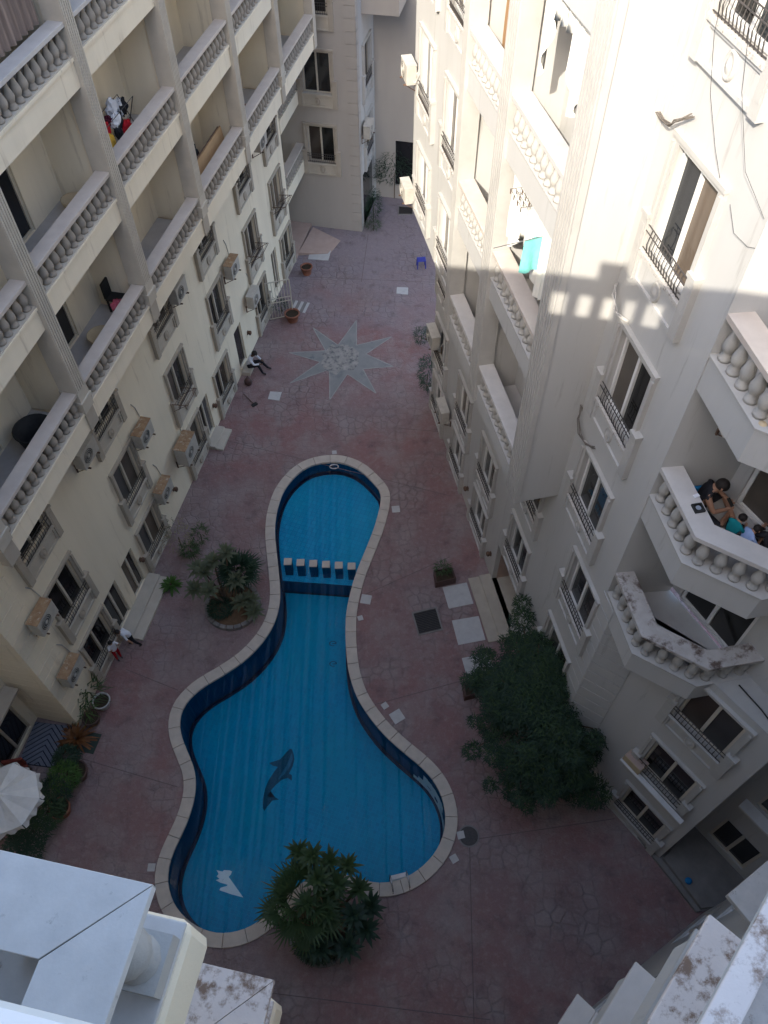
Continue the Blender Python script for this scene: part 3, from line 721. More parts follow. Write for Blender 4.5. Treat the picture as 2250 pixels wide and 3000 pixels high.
# entrance
e = MB(); e.box(3.4,5.35,1.6,1.64,.12,2.1); e.build('entrance_door', 'shutter', RB)
MB().box(3.4,5.35,.16,1.6,2.1,2.16).build('entrance_soffit', 'white_wall', RB)
for x in (3.4,5.33): MB().box(x,x+.02,.16,1.6,.12,2.1).build('entrance_side', 'ramp_pink', RB)
for d, z in ((.75,.06),(.38,.12)): MB().box(3.2,5.6,-d,1.6 if z > .1 else 0,0,z).build('step', 'taupe_trim', RB, bevel=.01)
# projecting bay: o = 1.03, x from -0.3 to 5.97, underside at z 7.85
OB = 1.03
for ri, zr in enumerate(RROWS):
    for (xa, xb) in ((-.14, 2.05), (2.60, 5.35)):
        s = MB(); s.box(xa, xb, -OB+.02, -OB+.2, zr-1.22, zr-.70); s.box(xa, xb, -OB+.2, -.002, zr-1.22, zr-.88)
        bo = s.build('balcony', 'white_wall', RB)
        MB().box(xa, xb, -OB+.205, -.004, zr-.88, zr-.86).build('floor_tile', 'floor_tile', bo)
        MB().box(xa, xb, -OB-.02, -OB+.36, zr-.10, zr).build('cap', 'marble' if ri != 1 else 'marble_warm', bo, bevel=.01)
        MB().box(xa, xb, -OB, -OB+.26, zr-.70, zr-.67).build('plinth', 'white_trim', bo)
        nb = round((xb-xa)/.25)
        if ri < 3:
            for i in range(nb): inst('baluster', BAL_R, bo, (xa+(i+.5)*(xb-xa)/nb, -OB+.13, zr-.67), scale=(1,1,.95))
for x0, x1 in ((-.48,-.14),(2.05,2.60)):
    inst('pillar', pillar_mesh(x1-x0, 7.85, 22.5, .38, -OB-.03, 'white_trim'), RB, ((x0+x1)/2,0,0))
    MB().box(x0+.08, x1-.08, -OB+.35, 0, 7.86, 22.5).build('partition', 'white_wall', RB)
# corner pier of the bay: fluted front, flat side wall towards the near end
inst('pillar', pillar_mesh(.58, 7.85, 22.5, .10, -OB-.03, 'white_trim', 5), RB, (5.66,0,0))
MB().box(5.36, 5.97, -OB+.07, -.001, 7.87, 22.5).build('bay_side_wall', 'white_wall', RB)
MB().box(5.95, 6.0, -OB-.035, -OB+.09, 7.86, 22.5).build('corner_bead', 'white_trim', RB)
# shallow projecting strips left of the bay with their own windows, open passage below the outer one
stw = [(-4.85,-.62,z,sz) for z, sz in FL_R[2:6]]+[(-2.1,-.66,z,sz) for z, sz in FL_R[2:6]]
MB().wall(-6.3, -3.0, 7.75, 22.5, [hole_of(WK_R, c, z, sz) for c, y, z, sz in stw if c < -3], -.62).build('wall', 'white_wall', RB)
MB().wall(-3.0, -.48, 7.75, 22.5, [hole_of(WK_R, c, z, sz) for c, y, z, sz in stw if c > -3], -.66).build('wall', 'white_wall', RB)
MB().box(-3.0,-2.997,-.66,-.62,7.75,22.5).build('edge_strip', 'white_wall', RB)
MB().box(-6.3,-6.297,-.62,7.0,7.75,22.5).build('end_wall', 'white_wall', RB)
MB().box(-6.29,-.49,-.61,0,7.76,7.82).build('soffit', 'white_wall', RB)
MB().box(-6.29,-5.01,.0,7.0,7.76,7.82).build('soffit', 'white_wall', RB)
for c, y, z, sz in stw: add_window(RB, WK_R, c, z, y, sz=sz)

# near corner: groove-coursed return, lower angled wall, set-back upper wall, angular balconies
def rl(*pts): return [toR(*p) for p in pts]
def vwall(name, a, b, z0, z1, holes, m, parent, flip=False):
    """vertical sheet from world point a to b (outside on the right hand when walking a->b is -y)"""
    a, b = Vector((*toR(*a),0)), Vector((*toR(*b),0)); d = b-a; L = d.length; ang = math.atan2(d.y, d.x)
    o = MB().wall(0, L, z0, z1, holes, 0, .15).build(name, m, parent); o.location = a; o.rotation_euler = (0,0,ang); return o, a, ang, L
CRN = (4.698,7.904); INN = (5.39,7.45); LRC = (7.19,4.97)
vwall('return_wall', CRN, INN, 0, 8.2, [], 'white_wall', RB)
a = Vector((*toR(*CRN),0)); b = Vector((*toR(*INN),0)); L = (b-a).length; ang = math.atan2((b-a).y, (b-a).x)
for k in range(18):
    z0 = .06+k*.45
    o = MB().box(-.02, L, -.02, 0, z0, z0+.42).build('quoin_stone', 'white_wall', RB); o.location = a; o.rotation_euler = (0,0,ang)
    MB().box(8.75, 9.3, -.022, 0, z0, z0+.42).build('quoin_stone', 'white_wall', RB)
lw = [(-1.02,.0,.90),(-1.18,2.68,1.0),(-1.22,5.78,.98)]
LLEN = ((LRC[0]-INN[0])**2+(LRC[1]-INN[1])**2)**.5
o, a, ang, L = vwall('wall', INN, LRC, 0, 8.3, [hole_of(WK_R, LLEN+c, z, s) for c, z, s in lw], 'white_wall', RB)
for c, z, s_ in lw:
    p = a+Vector((math.cos(ang),math.sin(ang),0))*(LLEN+c)
    add_window(RB, WK_D, p.x, z, p.y, rz=ang, sz=s_, pane_m='pane_dark' if z < 4 else None)
# white-painted sill rail on the first-floor window of the angled wall
p = a+Vector((math.cos(ang),math.sin(ang),0))*(LLEN-1.18)
o = MB().box(-.95,.95,-.30,-.17,3.22,3.27).build('sill_shelf', 'white_paint', RB); o.location = (p.x,p.y,0); o.rotation_euler = (0,0,ang)
UA, UB, UC = (5.97,8.42), (7.0,6.4), (8.25,3.95)
vwall('wall', UA, UC, 8.25, 22.5, [(.25,1.75,9.05-.85+k*3.25,9.05+1.35+k*3.25) for k in range(4)], 'white_wall', RB)
a2 = Vector((*toR(*UA),0)); b2 = Vector((*toR(*UC),0)); ang2 = math.atan2((b2-a2).y,(b2-a2).x)
for k in range(3):
    d = add_door(RB, .25, 1.75, 9.05-.85+k*3.25, 9.05+1.35+k*3.25, name='balcony_door'); d.location = a2; d.rotation_euler = (0,0,ang2)
# top ledge of the angled lower block, hidden side walls
MB().prism(rl((6.22,6.31), LRC, (8.3,5.75), (7.05,6.45)), 8.2, 8.28).build('ledge', 'white_trim', RB)
vwall('wall', LRC, (8.24,5.73), 0, 8.2, [], 'white_wall', RB)
o, a, ang, L = vwall('porch_wall', (8.24,5.73), (9.6,3.86), 0, 8.2, [(.35,1.45,.55,2.0),(.5,1.5,3.6,4.6)], 'white_wall', RB)
for (x0,x1,z0,z1) in ((.35,1.45,.55,2.0),(.5,1.5,3.6,4.6)):
    d = add_door(RB, x0, x1, z0, z1, 0, 'alu_beige', 'pane_dark', True, 'window'); d.location = a; d.rotation_euler = (0,0,ang)
d = MB().box(.3,1.7,-.28,0,3.42,3.5).build('sill_shelf', 'white_paint', RB); d.location = a; d.rotation_euler = (0,0,ang)
MB().prism(rl((6.72,5.5),(7.85,3.66),(9.6,3.86),(8.24,5.73),(7.19,4.97)), 0, .12).build('porch_floor', 'concrete', RB)
MB().prism(rl((7.25,4.93),(7.95,3.72),(9.6,3.86),(8.24,5.73)), .12, .26).build('porch_floor', 'concrete', RB)
# partition closing the balcony recess on the wall side
QA, QB, QC, QD = (4.62,8.31), (4.85,6.92), (5.93,6.22), (7.0,6.40)
vwall('partition', (4.60,8.31), UA, 8.0, 22.5, [], 'white_wall', RB)
def inset(poly, d):
    P = [Vector(p) for p in poly]; out = []
    for i in range(len(P)):
        ns = []
        if i > 0: t = (P[i]-P[i-1]).normalized(); ns.append(Vector((-t.y, t.x)))
        if i < len(P)-1: t = (P[i+1]-P[i]).normalized(); ns.append(Vector((-t.y, t.x)))
        if len(ns) == 2:
            b = (ns[0]+ns[1]).normalized(); out.append(P[i]+b*(d/max(.3, b.dot(ns[0]))))
        else: out.append(P[i]+ns[0]*d)
    return [tuple(p) for p in out]
path = [QA, QB, QC, QD]
for ri, zr in enumerate((9.01, 12.29, 15.5)):
    inn = inset(path, .18)
    s = MB()
    for i in range(3): s.prism(rl(path[i], path[i+1], inn[i+1], inn[i]), zr-1.40, zr-.76)
    s.prism(rl(*inn, (6.95,6.5), UA, (4.64,8.33)), zr-1.40, zr-.9)
    bo = s.build('balcony', 'white_wall', RB)
    MB().prism(rl(*inset(path,.19), (6.93,6.5), (5.95,8.40), (4.66,8.32)), zr-.9, zr-.88).build('floor_tile', 'floor_tile', bo)
    c_in = inset(path, .36); c_out = inset(path, -.02)
    for i in range(3):
        MB().prism(rl(c_out[i], c_out[i+1], c_in[i+1], c_in[i]), zr-.09, zr).build('cap', ('marble_mossy','marble','marble_warm')[ri], bo)
    pm = inset(path, -.03); pi_ = inset(path, .28)
    for i in range(3): MB().prism(rl(pm[i], pm[i+1], pi_[i+1], pi_[i]), zr-.76, zr-.72).build('plinth', 'white_trim', bo)
    md = inset(path, .13)
    for i in range(3):
        p, q = Vector(md[i]), Vector(md[i+1]); nb = max(2, int((q-p).length/.26))
        for k in range(nb):
            c = toR(*(p.lerp(q, (k+.5)/nb))); inst('baluster', BAL_R, bo, (*c, zr-.72), scale=(1.05,1.05,1.05))

# ------------------------------------------------------------------ the block the picture is taken from (below and behind the camera)
CB = thing('apartment_building', 'white apartment block with marble capped balcony ledges stained by leaves', 'building', (0,0,0), 0)
def wwall(name, a, b, z0, z1, m, parent, holes=()):
    d = Vector(b)-Vector(a); o = MB().wall(0, d.length, z0, z1, list(holes), 0, .15).build(name, m, parent)
    o.location = (*a, 0); o.rotation_euler = (0,0,math.atan2(d.y,d.x)); return o
# facade lines: long side across the court, then the angled side to the white block
F0, F1, F2 = (-13.5,2.05), (.55,-1.10), (8.05,3.65)
for (a, b) in ((F0,F1),(F1,F2)):
    d = Vector(b)-Vector(a); L = d.length; hs = []
    k = 0.9
    while k+1.3 < L:
        for z in (1.0,4.0,7.0,10.0,13.0): hs.append((k, k+1.2, z, z+1.4))
        k += 3.2
    o = wwall('wall', b, a, 0, 18.2, 'cream' if b == F1 else 'white_wall', CB, [(L-h[1], L-h[0], h[2], h[3]) for h in hs])
    for h in hs:
        wo = add_door(CB, L-h[1], L-h[0], h[2], h[3], 0, 'alu_white', 'pane', True, 'window'); wo.location = o.location; wo.rotation_euler = o.rotation_euler
MB().prism([F0, F1, F2, (12,2), (12,-14), (-13.5,-14)], 18.0, 18.25).build('terrace_floor', 'floor_tile', CB)
for a_, b_ in ((F2,(9.6,3.86)),((9.6,3.86),(12,2)),((12,2),(12,-14)),((12,-14),(-13.5,-14)),((-13.5,-14),F0)): wwall('back_wall', b_, a_, 0, 18.2, 'white_wall', CB)
# upper storey set back behind the terrace, roof slab and roof balustrade that shades the court
def rl_y(x, z): return ((22.54-z)*.799-.127*x)/.588       # plan line whose shadow edge falls where it is seen
ZP = 25.1
ux0, ux1 = -16.0, 12.5
P0, P1 = (ux0, rl_y(ux0, ZP)), (ux1, rl_y(ux1, ZP))
wwall('upper_wall', P1, P0, 18.25, ZP-.95, 'white_wall', CB)
MB().prism([P0, P1, (ux1,-22), (ux0,-22)], ZP-1.2, ZP-.95).build('roof', 'concrete', CB)
dv = (Vector(P1)-Vector(P0)); ul = dv.length; ua = math.atan2(dv.y, dv.x)
def onroof(o): o.location = (*P0,0); o.rotation_euler = (0,0,ua); return o
onroof(MB().box(0, ul, 0, .22, ZP-.22, ZP).build('parapet_cap', 'marble', CB))
def roofx(px, py): # where along the parapet the light for a point starts
    t = Vector((math.sin(R(SUN_TRAVEL_YAW)), math.cos(R(SUN_TRAVEL_YAW))))
    n2 = Vector((-dv.y, dv.x)).normalized(); k = (Vector((px,py))-Vector(P0)).dot(n2)/t.dot(n2)
    return (Vector((px,py))-t*k-Vector(P0)).dot(dv.normalized())
sa, sb = roofx(2.75,10.7), roofx(4.35,9.6)
onroof(MB().box(0, sa, .02, .2, ZP-.96, ZP-.22).build('parapet', 'white_wall', CB))
onroof(MB().box(sb, ul, .02, .2, ZP-.96, ZP-.22).build('parapet', 'white_wall', CB))
onroof(MB().box(sa, sb, .02, .2, ZP-.96, ZP-.80).build('parapet', 'white_wall', CB))
nb = 5; pitch_ = (sb-sa)/nb
for k in range(nb-1):
    onroof(MB().box(sa+(k+1)*pitch_-.08, sa+(k+1)*pitch_+.08, .04, .18, ZP-.80, ZP-.22).build('baluster', 'white_wall', CB))
sp = roofx(3.9,10.9)
onroof(MB().box(sp-.25, sp+.2, -.03, .25, ZP, ZP+.32).build('parapet_post', 'white_wall', CB))

# balcony below the camera on the long side: cap corner at (-.94,.68)
tx, ty = Vector((-.978,.208)), Vector((-.206,-.979))       # along the long side (away), and back towards the wall
def CBp(c, a, b): return tuple(Vector(c)+tx*a+ty*b)
def balcony_corner(c, zr, capm, cw, slabm, fasc, name='balcony', ext=4.0, dp=1.9, bal=True, sl_out=.28, sl_z=.82):
    s = MB()
    so = -sl_out
    s.prism([CBp(c,so,so), CBp(c,ext,so), CBp(c,ext,dp), CBp(c,so,dp)], zr-sl_z-.55, zr-sl_z-.03)
    bo = s.build(name, fasc, CB, bevel=.06)
    MB().prism([CBp(c,so+.02,so+.02), CBp(c,ext,so+.02), CBp(c,ext,dp), CBp(c,so+.02,dp)], zr-sl_z-.03, zr-sl_z).build('slab_top', slabm, bo, bevel=.008)
    MB().prism([CBp(c,.0,.0), CBp(c,ext,.0), CBp(c,ext,cw), CBp(c,cw+.0,cw+.0)], zr-.06, zr).build('cap', capm, bo, bevel=.003)
    MB().prism([CBp(c,.0,.004), CBp(c,cw-.004,cw+.004), CBp(c,cw,dp), CBp(c,.0,dp)], zr-.06, zr).build('cap', capm, bo, bevel=.003)
    if bal:
        for a, b in [(.15,.22)]+[(.15,.22+.62*k) for k in range(1,3)]+[(.60+.40*k,.16) for k in range(0,7)]:
            p = CBp(c,a,b); inst('baluster', BAL_F, bo, (p[0],p[1],zr-.68), scale=(1.15,1.15,1.0))
            MB().obox((p[0],p[1],zr-sl_z+.07), .25, .25, .14, math.atan2(tx.y,tx.x)).build('baluster_plinth', 'white_trim', bo)
    return bo
balcony_corner((-.945,.685), 18.97, 'marble_blue', .335, 'marble_blue', 'cream', sl_out=0, sl_z=.77)
balcony_corner((-.82,.66), 15.9, 'marble_stained', .62, 'marble_stained', 'cream', bal=False, sl_out=-.06, ext=3.0, dp=2.2)
# rail of the terrace right under the camera
o = MB().prism([CBp((-.02,.002),0,0), CBp((-.02,.002),4.0,0), CBp((-.02,.002),4.0,.34), CBp((-.02,.002),0,.34)], 21.84, 21.9).build('rail_cap', 'white_paint', CB, bevel=.01)
MB().prism([CBp((-.02,.002),.05,.08), CBp((-.02,.002),4.0,.08), CBp((-.02,.002),4.0,.28), CBp((-.02,.002),.05,.28)], 18.25, 21.84).build('rail_wall', 'white_wall', CB)
# angled ledges on the other side
fv, gv = Vector((.667,.745)), Vector((.735,-.678))
def FRp(c, a, b): return tuple(Vector(c)-fv*a+gv*b)
for (c, zr, wd, L, m, fas) in (((2.361,1.042),15.97,.34,2.6,'marble_stained','white_wall'), ((2.578,1.089),12.97,.30,2.8,'marble','white_wall'), ((2.55,1.07),9.9,.30,2.8,'marble','white_wall'), ):
    s = MB().prism([FRp(c,-.08,.12), FRp(c,L,.12), FRp(c,L,1.3), FRp(c,-.08,1.3)], zr-1.4, zr-.80)
    bo = s.build('balcony', fas, CB, bevel=.03)
    MB().prism([FRp(c,-.1,.09), FRp(c,L,.09), FRp(c,L,1.0), FRp(c,-.1,1.0)], zr-.80, zr-.74).build('slab_top', 'white_trim', bo)
    MB().prism([FRp(c,0,0), FRp(c,L,0), FRp(c,L,wd), FRp(c,0,wd)], zr-.06, zr).build('cap', m, bo, bevel=.01)
    MB().prism([FRp(c,0.0,wd+.002), FRp(c,wd,wd+.002), FRp(c,wd,1.1), FRp(c,0,1.1)], zr-.06, zr).build('cap', m, bo, bevel=.01)
    for k in range(9):
        p = FRp(c, .16+.28*k, .22); inst('baluster', BAL_F, bo, (p[0],p[1],zr-.70), scale=(1.05,1.05,1.02))
c = (2.25,1.43)
pw = MB().prism([FRp(c,0,.0), FRp(c,3.2,.0), FRp(c,3.2,.09), FRp(c,0,.09)], 18.86, 18.97).build('parapet', 'white_wall', CB, bevel=.01)
MB().prism([FRp(c,0,-.015), FRp(c,3.2,-.015), FRp(c,3.2,.10), FRp(c,0,.10)], 18.97, 18.99).build('cap', 'marble_stained', pw, bevel=.008)
MB().prism([FRp(c,0,.10), FRp(c,3.2,.10), FRp(c,3.2,.24), FRp(c,0,.24)], 18.80, 18.88).build('gutter_floor', 'dirty_sill', pw)
MB().prism([FRp(c,0,.24), FRp(c,3.2,.24), FRp(c,3.2,.9), FRp(c,0,.9)], 18.80, 19.02).build('inner_ledge', 'marble_stained', pw, bevel=.03)
for (a_, z, L, d) in ((5.6,9.5,.9,.5),(6.3,13.2,1.3,.6)):
    b_ = Vector(F1)+(Vector(F2)-Vector(F1)).normalized()*a_; t_ = (Vector(F2)-Vector(F1)).normalized(); q_ = Vector((-t_.y,t_.x))
    MB().prism([tuple(b_), tuple(b_+t_*L), tuple(b_+t_*L+q_*d), tuple(b_+q_*d)], z, z+.12).build('window_ledge', 'marble_blue', CB, bevel=.01)
# ------------------------------------------------------------------ things on the ground
def gslab(pts, z0, z1, m, bevel=.006):
    cx = sum(p[0] for p in pts)/len(pts); cy = sum(p[1] for p in pts)/len(pts)
    o = MB().prism([(p[0]-cx, p[1]-cy) for p in pts], 0, z1-z0).build('paving_slab', m, None, bevel=bevel); o.location = (cx,cy,z0); return o
SL = [([(-3.3,31.95),(-2.32,31.9),(-2.44,30.98),(-3.38,31.1)], 'pale square paving slab lying beside the terracotta pot by the recessed entrance'),
 ([(.69,29.0),(1.2,28.95),(1.17,28.46),(.66,28.54)], 'small pale inspection cover on the paving between star and blue stool'),
 ([(-4.48,22.55),(-4.01,22.5),(-4.08,22.03),(-4.54,22.12)], 'small pale square cover set in red paving beside the star point'),
 ([(1.9,13.4),(2.71,13.58),(2.87,12.78),(2.06,12.6)], 'pale square slab touching the planted trough near the entrance step'),
 ([(2.13,12.17),(3.0,12.32),(3.15,11.47),(2.28,11.3)], 'pale square slab in front of the entrance step beside the drain grate'),
 ([(2.36,10.85),(3.2,11.02),(3.36,10.15),(2.52,9.98)], 'pale square slab half hidden under the dense dark tree')]
for pts, lab in SL: tag(gslab(pts, .0, .022, 'slab_white'), lab, 'paving slab')
VL = ['pale square valve cover beside the straight side of the shallow pool end', 'pale square valve cover beside the narrow pool neck, larger of two', 'tiny pale valve cover below the larger one at the pool neck', 'small pale valve cover beside the outward pool curve, smaller of a pair', 'pale slab-like valve cover beside the outward pool curve, larger of a pair', 'small pale cover beside coping between pool ladder and manhole cover', 'small pale cover by the coping opposite the bare white floor patch', 'small pale cover behind the coping at the rounded shallow end', 'small pale cover touching the round manhole cover']
for k, (x, y, s) in enumerate(((.42,16.64,.28),(-.62,12.99,.34),(-.80,12.3,.17),(-.04,9.33,.19),(.32,8.99,.36),(1.76,5.02,.2),(-6.28,4.89,.2),(-1.83,19.32,.17),(1.98,5.62,.2))):
    a = [.1,-.2,.3,.6,.55,.5,0,.1,.2][k]; q = s/2
    pts = [(x+q*(c*math.cos(a)-d*math.sin(a)), y+q*(c*math.sin(a)+d*math.cos(a))) for c, d in ((-1,-1),(1,-1),(1,1),(-1,1))]
    o = gslab(pts, .0, .018, 'slab_white'); o.name = 'valve_cover'
    tag(o, VL[k], 'cover', 'valve covers round the pool')
mh = thing('manhole_cover', 'round dark metal manhole cover near the pool coping', 'manhole cover', (2.19,5.59,0))
MB().lathe([(.25,0),(.25,.016),(.0,.018)], 24, cap=False).build('lid', 'iron', mh); MB().lathe([(.29,0),(.29,.012),(.25,.012)], 24, cap=False).build('rim', 'concrete', mh)

# eight-pointed star set in the paving
def star_mat():
    m = mat('star_stone', (.185,.19,.18), (.24,.232,.22), 2.0, .8, .1, 30, .3, c3=(.13,.14,.145), s3=1.6, t3=.56, w3=.12)
star_mat(); mat('star_edge', (.33,.33,.30), (.22,.215,.205), 3, .8); mat('star_worn', (.34,.315,.28), (.18,.17,.16), 5, .9, c3=(.11,.115,.115), s3=5, t3=.52, w3=.1)
star = thing('star_inlay', 'large grey eight-pointed stone star inlaid in the red paving', 'star', (-1.67,24.42,0), 0)
tips = [(-1.09,26.79),(.41,25.7),(.46,23.9),(-.26,22.38),(-2.09,22.05),(-3.72,23.0),(-3.87,24.8),(-2.94,26.34)]
inns = [(-1.07,25.2),(-.68,24.66),(-.80,23.78),(-1.42,23.5),(-2.15,23.78),(-2.54,24.22),(-2.34,24.89),(-1.84,25.22)]
C0 = (-1.67,24.42)
for k in range(8):
    t = tips[k]; a, b = inns[k-1], inns[k]
    f = lambda p: (p[0]-C0[0], p[1]-C0[1])
    m_ = MB().add([(*f(C0),.008),(*f(a),.008),(*f(t),.008),(*f(b),.008)], [(0,1,2,3)])
    if m_.v: o = m_.build('star_ray', 'star_stone', star)
    e = MB()
    for p, q in ((a,t),(t,b)):
        p, q = Vector(f(p)), Vector(f(q)); d = (q-p).normalized(); n_ = Vector((-d.y,d.x))*.020
        e.add([(*(p-n_),.012),(*(q-n_),.012),(*(q+n_),.012),(*(p+n_),.012)], [(0,1,2,3)])
    e.build('ray_border', 'star_edge', star)
wp = MB(); rr = random.Random(3); ring = [(.78*(1+.25*rr.uniform(-1,1))*math.cos(a), .85*(1+.25*rr.uniform(-1,1))*math.sin(a), .014) for a in [k*math.pi/12 for k in range(24)]]
wp.add([(0,0,.014)]+ring, [(0,k+1,(k+1)%24+1) for k in range(24)]); wp.build('worn_centre', 'star_worn', star)
for o in list(star.children):
    for p in o.data.polygons:
        if p.normal.z < 0: o.data.flip_normals(); break

# drain grates
def grate(name, pts, label, n=13):
    P = [Vector(p) for p in pts]; c = sum(P, Vector((0,0)))/4
    t = thing(name, label, 'drain grate', (c.x,c.y,0)); P = [p-c for p in P]
    MB().prism([tuple(p*.92) for p in P], 0, .006).build('pit', 'black_rubber', t)
    f = MB()
    for i in range(4):
        a, b = P[i], P[(i+1)%4]; f.prism([tuple(a*1.04), tuple(b*1.04), tuple(b*.92), tuple(a*.92)], 0, .03)
    f.build('frame', 'concrete', t)
    for k in range(n):
        u = (k+.5)/n; a = (P[0]*.92).lerp(P[3]*.92, u); b = (P[1]*.92).lerp(P[2]*.92, u); d = (b-a).normalized(); q = Vector((-d.y,d.x))*.012
        MB().prism([tuple(a-q),tuple(b-q),tuple(b+q),tuple(a+q)], .012, .028).build('bar', 'iron', t)
grate('drain_grate', [(.87,12.46),(1.65,12.66),(1.82,11.85),(1.05,11.66)], 'square black barred drain grate in the paving beside pale slabs')
grate('drain_grate', [(.9,35.28),(1.6,35.18),(1.59,34.57),(.86,34.58)], 'dark drain grate at the mouth of the lane', 9)

# ------------------------------------------------------------------ plants
def leaf_blade(mb, base, d, L, wd, droop, segs=3, fold=.0, up=Vector((0,0,1))):
    d = Vector(d).normalized(); side = d.cross(up); side = side.normalized() if side.length > .01 else Vector((1,0,0))
    pts = []
    for k in range(segs+1):
        t = k/segs; p = Vector(base)+d*(L*t)-up*(droop*L*t*t); w_ = wd*(math.sin(math.pi*min(1,.12+.88*t)) if t < 1 else 0.02)*.5+.002
        pts.append((p-side*w_, p+side*w_))
    k0 = len(mb.v)
    for a, b in pts: mb.v += [tuple(a), tuple(b)]
    for k in range(segs): mb.f.append((k0+2*k, k0+2*k+1, k0+2*k+3, k0+2*k+2))
def rosette(n, L, wd, droop, seed, el=(0.1,1.2), segs=3):
    r = random.Random(seed); mb = MB()
    for i in range(n):
        a = i*2.399+r.uniform(-.2,.2); e = el[0]+(el[1]-el[0])*(i/n)+r.uniform(-.1,.1)
        leaf_blade(mb, (0,0,0), (math.cos(a)*math.cos(e), math.sin(a)*math.cos(e), math.sin(e)), L*r.uniform(.8,1.1), wd, droop*r.uniform(.6,1.3), segs)
    return mb
def fan_leaf(mb, base, d, stem, rad, r, n=17):
    d = Vector(d).normalized(); c = Vector(base)+d*stem; side = d.cross(Vector((0,0,1))).normalized(); nor = side.cross(d)
    mb.tube([base, c], .008, 4)
    for k in range(n):
        t = (k/(n-1)-.5)*4.2; u = d*math.cos(t)+side*math.sin(t)
        leaf_blade(mb, c, u+nor*(.12+r.uniform(-.12,.12)), rad*(1-.12*abs(t)/2)*r.uniform(.75,1.1), rad*.10, .16+r.uniform(0,.25), 2, up=nor)
def fan_palm(n, stem, rad, seed, low=-.2):
    r = random.Random(seed); mb = MB()
    for i in range(n):
        a = i*2.399; e = low+(1.35-low)*(i/n)
        fan_leaf(mb, (0,0,0), (math.cos(a)*math.cos(e), math.sin(a)*math.cos(e), math.sin(e)), stem*r.uniform(.8,1.15), rad*r.uniform(.85,1.1), r)
    return mb
def bush(n, rx, ry, rz, L, wd, seed, lo=.15):
    r = random.Random(seed); mb = MB()
    for i in range(n):
        a = r.uniform(0,2*math.pi); e = math.asin(r.uniform(-.25,1)); q = r.uniform(.45,1)**.6
        p = Vector((rx*q*math.cos(a)*math.cos(e), ry*q*math.sin(a)*math.cos(e), rz*(lo+q*.5*(1+math.sin(e)))))
        d = Vector((math.cos(a)+r.uniform(-.9,.9), math.sin(a)+r.uniform(-.9,.9), r.uniform(-.4,.9)))
        leaf_blade(mb, p, d, L*r.uniform(.7,1.2), wd*r.uniform(.7,1.2), .3, 1)
    return mb

def planter_circle(name, label, c, rad, seed, big):
    t = thing(name, label, 'planter', (*c,0), 0)
    n_ = 22
    for k in range(n_):
        a0, a1 = 2*math.pi*k/n_+.015, 2*math.pi*(k+1)/n_-.015
        pts = [(rad*math.cos(a), rad*math.sin(a)) for a in (a0,(a0+a1)/2,a1)]+[((rad-.13)*math.cos(a), (rad-.13)*math.sin(a)) for a in (a1,(a0+a1)/2,a0)]
        MB().prism(pts, 0, .17).build('edging_stone', 'concrete', t, bevel=.01)
    sm = MB(); r = random.Random(seed); N = 16
    vs = [(0,0,.2)]; fs = []
    for j in range(1,6):
        for i in range(N):
            a = 2*math.pi*i/N; q = (rad-.12)*j/5; vs.append((q*math.cos(a), q*math.sin(a), .13+.09*(1-(j/5)**2)+r.uniform(-.015,.015)))
    for i in range(N): fs.append((0,1+i,1+(i+1)%N))
    for j in range(4):
        for i in range(N): a = 1+j*N+i; b = 1+j*N+(i+1)%N; fs.append((a, a+N, b+N, b))
    sm.add(vs, fs).build('soil', 'soil', t, True)
    return t
pc1 = planter_circle('round_planter', 'round stone edged planter with bare orange soil against the narrow pool neck', (-4.93,12.78), .90, 5, False)
pc2 = planter_circle('round_planter', 'round stone edged planter crowded by palms at the wide pool end', (-1.67,3.42), .90, 6, True)
def stem_plant(name, label, cat, loc, stems, leafmesh_args, trunk_m='bark', leaf_m='leaf_mid', lm=None, group=None):
    t = thing(name, label, cat, (loc[0],loc[1],loc[2] if len(loc) > 2 else .15), 0, group)
    r = random.Random(hash(name+label) % 999 if False else sum(map(ord, label)))
    me = lm
    for (dx, dy, h) in stems:
        MB().tube([(0,0,0),(dx*.5+r.uniform(-.05,.05),dy*.5,h*.5),(dx,dy,h)], [.05,.035,.025], 6).build('stem', trunk_m, t)
        inst('leaf_cluster', me, t, (dx,dy,h), r.uniform(0,6), scale=(1,1,1))
    return t
ROS = rosette(26, .42, .10, .35, 1).mesh('leaf_cluster', 'leaf_grey'); ROSD = rosette(28, .46, .10, .35, 2).mesh('leaf_cluster', 'leaf_dark')
ROSM = rosette(26, .42, .085, .3, 9).mesh('leaf_cluster', 'leaf_mid')
# planter by the neck: fan palm, plumeria-like shrub with grey rosettes, low clipped mound
t = thing('fan_palm', 'dark green fan palm with spiky round leaves in the soil planter by the pool neck', 'palm', (-4.72,13.25,.18))
MB().tube([(0,0,-.05),(.05,.05,.5),(.06,.1,.95)], [.13,.11,.10], 8).build('trunk', 'bark', t); inst('crown', fan_palm(24,.42,.48,4).mesh('crown','leaf_dark'), t, (.06,.1,.98))
stem_plant('frangipani', 'shrub with grey green leaf rosettes on bare stems in the soil planter', 'shrub', (-5.05,12.75), [(-.85,.62,1.25),(-.25,.55,1.75),(.45,.1,1.35),(-.9,.0,1.0),(-.35,-.25,1.35),(.15,.75,1.9),(-.55,.3,1.55)], None, lm=ROS)
stem_plant('frangipani', 'low shrub of grey green rosettes rooted at the planter edge by the coping', 'shrub', (-4.45,12.55), [(.15,.1,.5),(.3,-.25,.35),(-.1,-.05,.6)], None, lm=ROS)
t = thing('clipped_shrub', 'dark round clipped shrub in the soil planter beside the pool neck', 'shrub', (-5.25,12.5,.12))
MB().tube([(0,0,0),(0,0,.3)], .03, 6).build('stem', 'bark', t); bush(1500,.42,.40,.50,.075,.04,11,.1).build('foliage', 'leaf_dark', t)
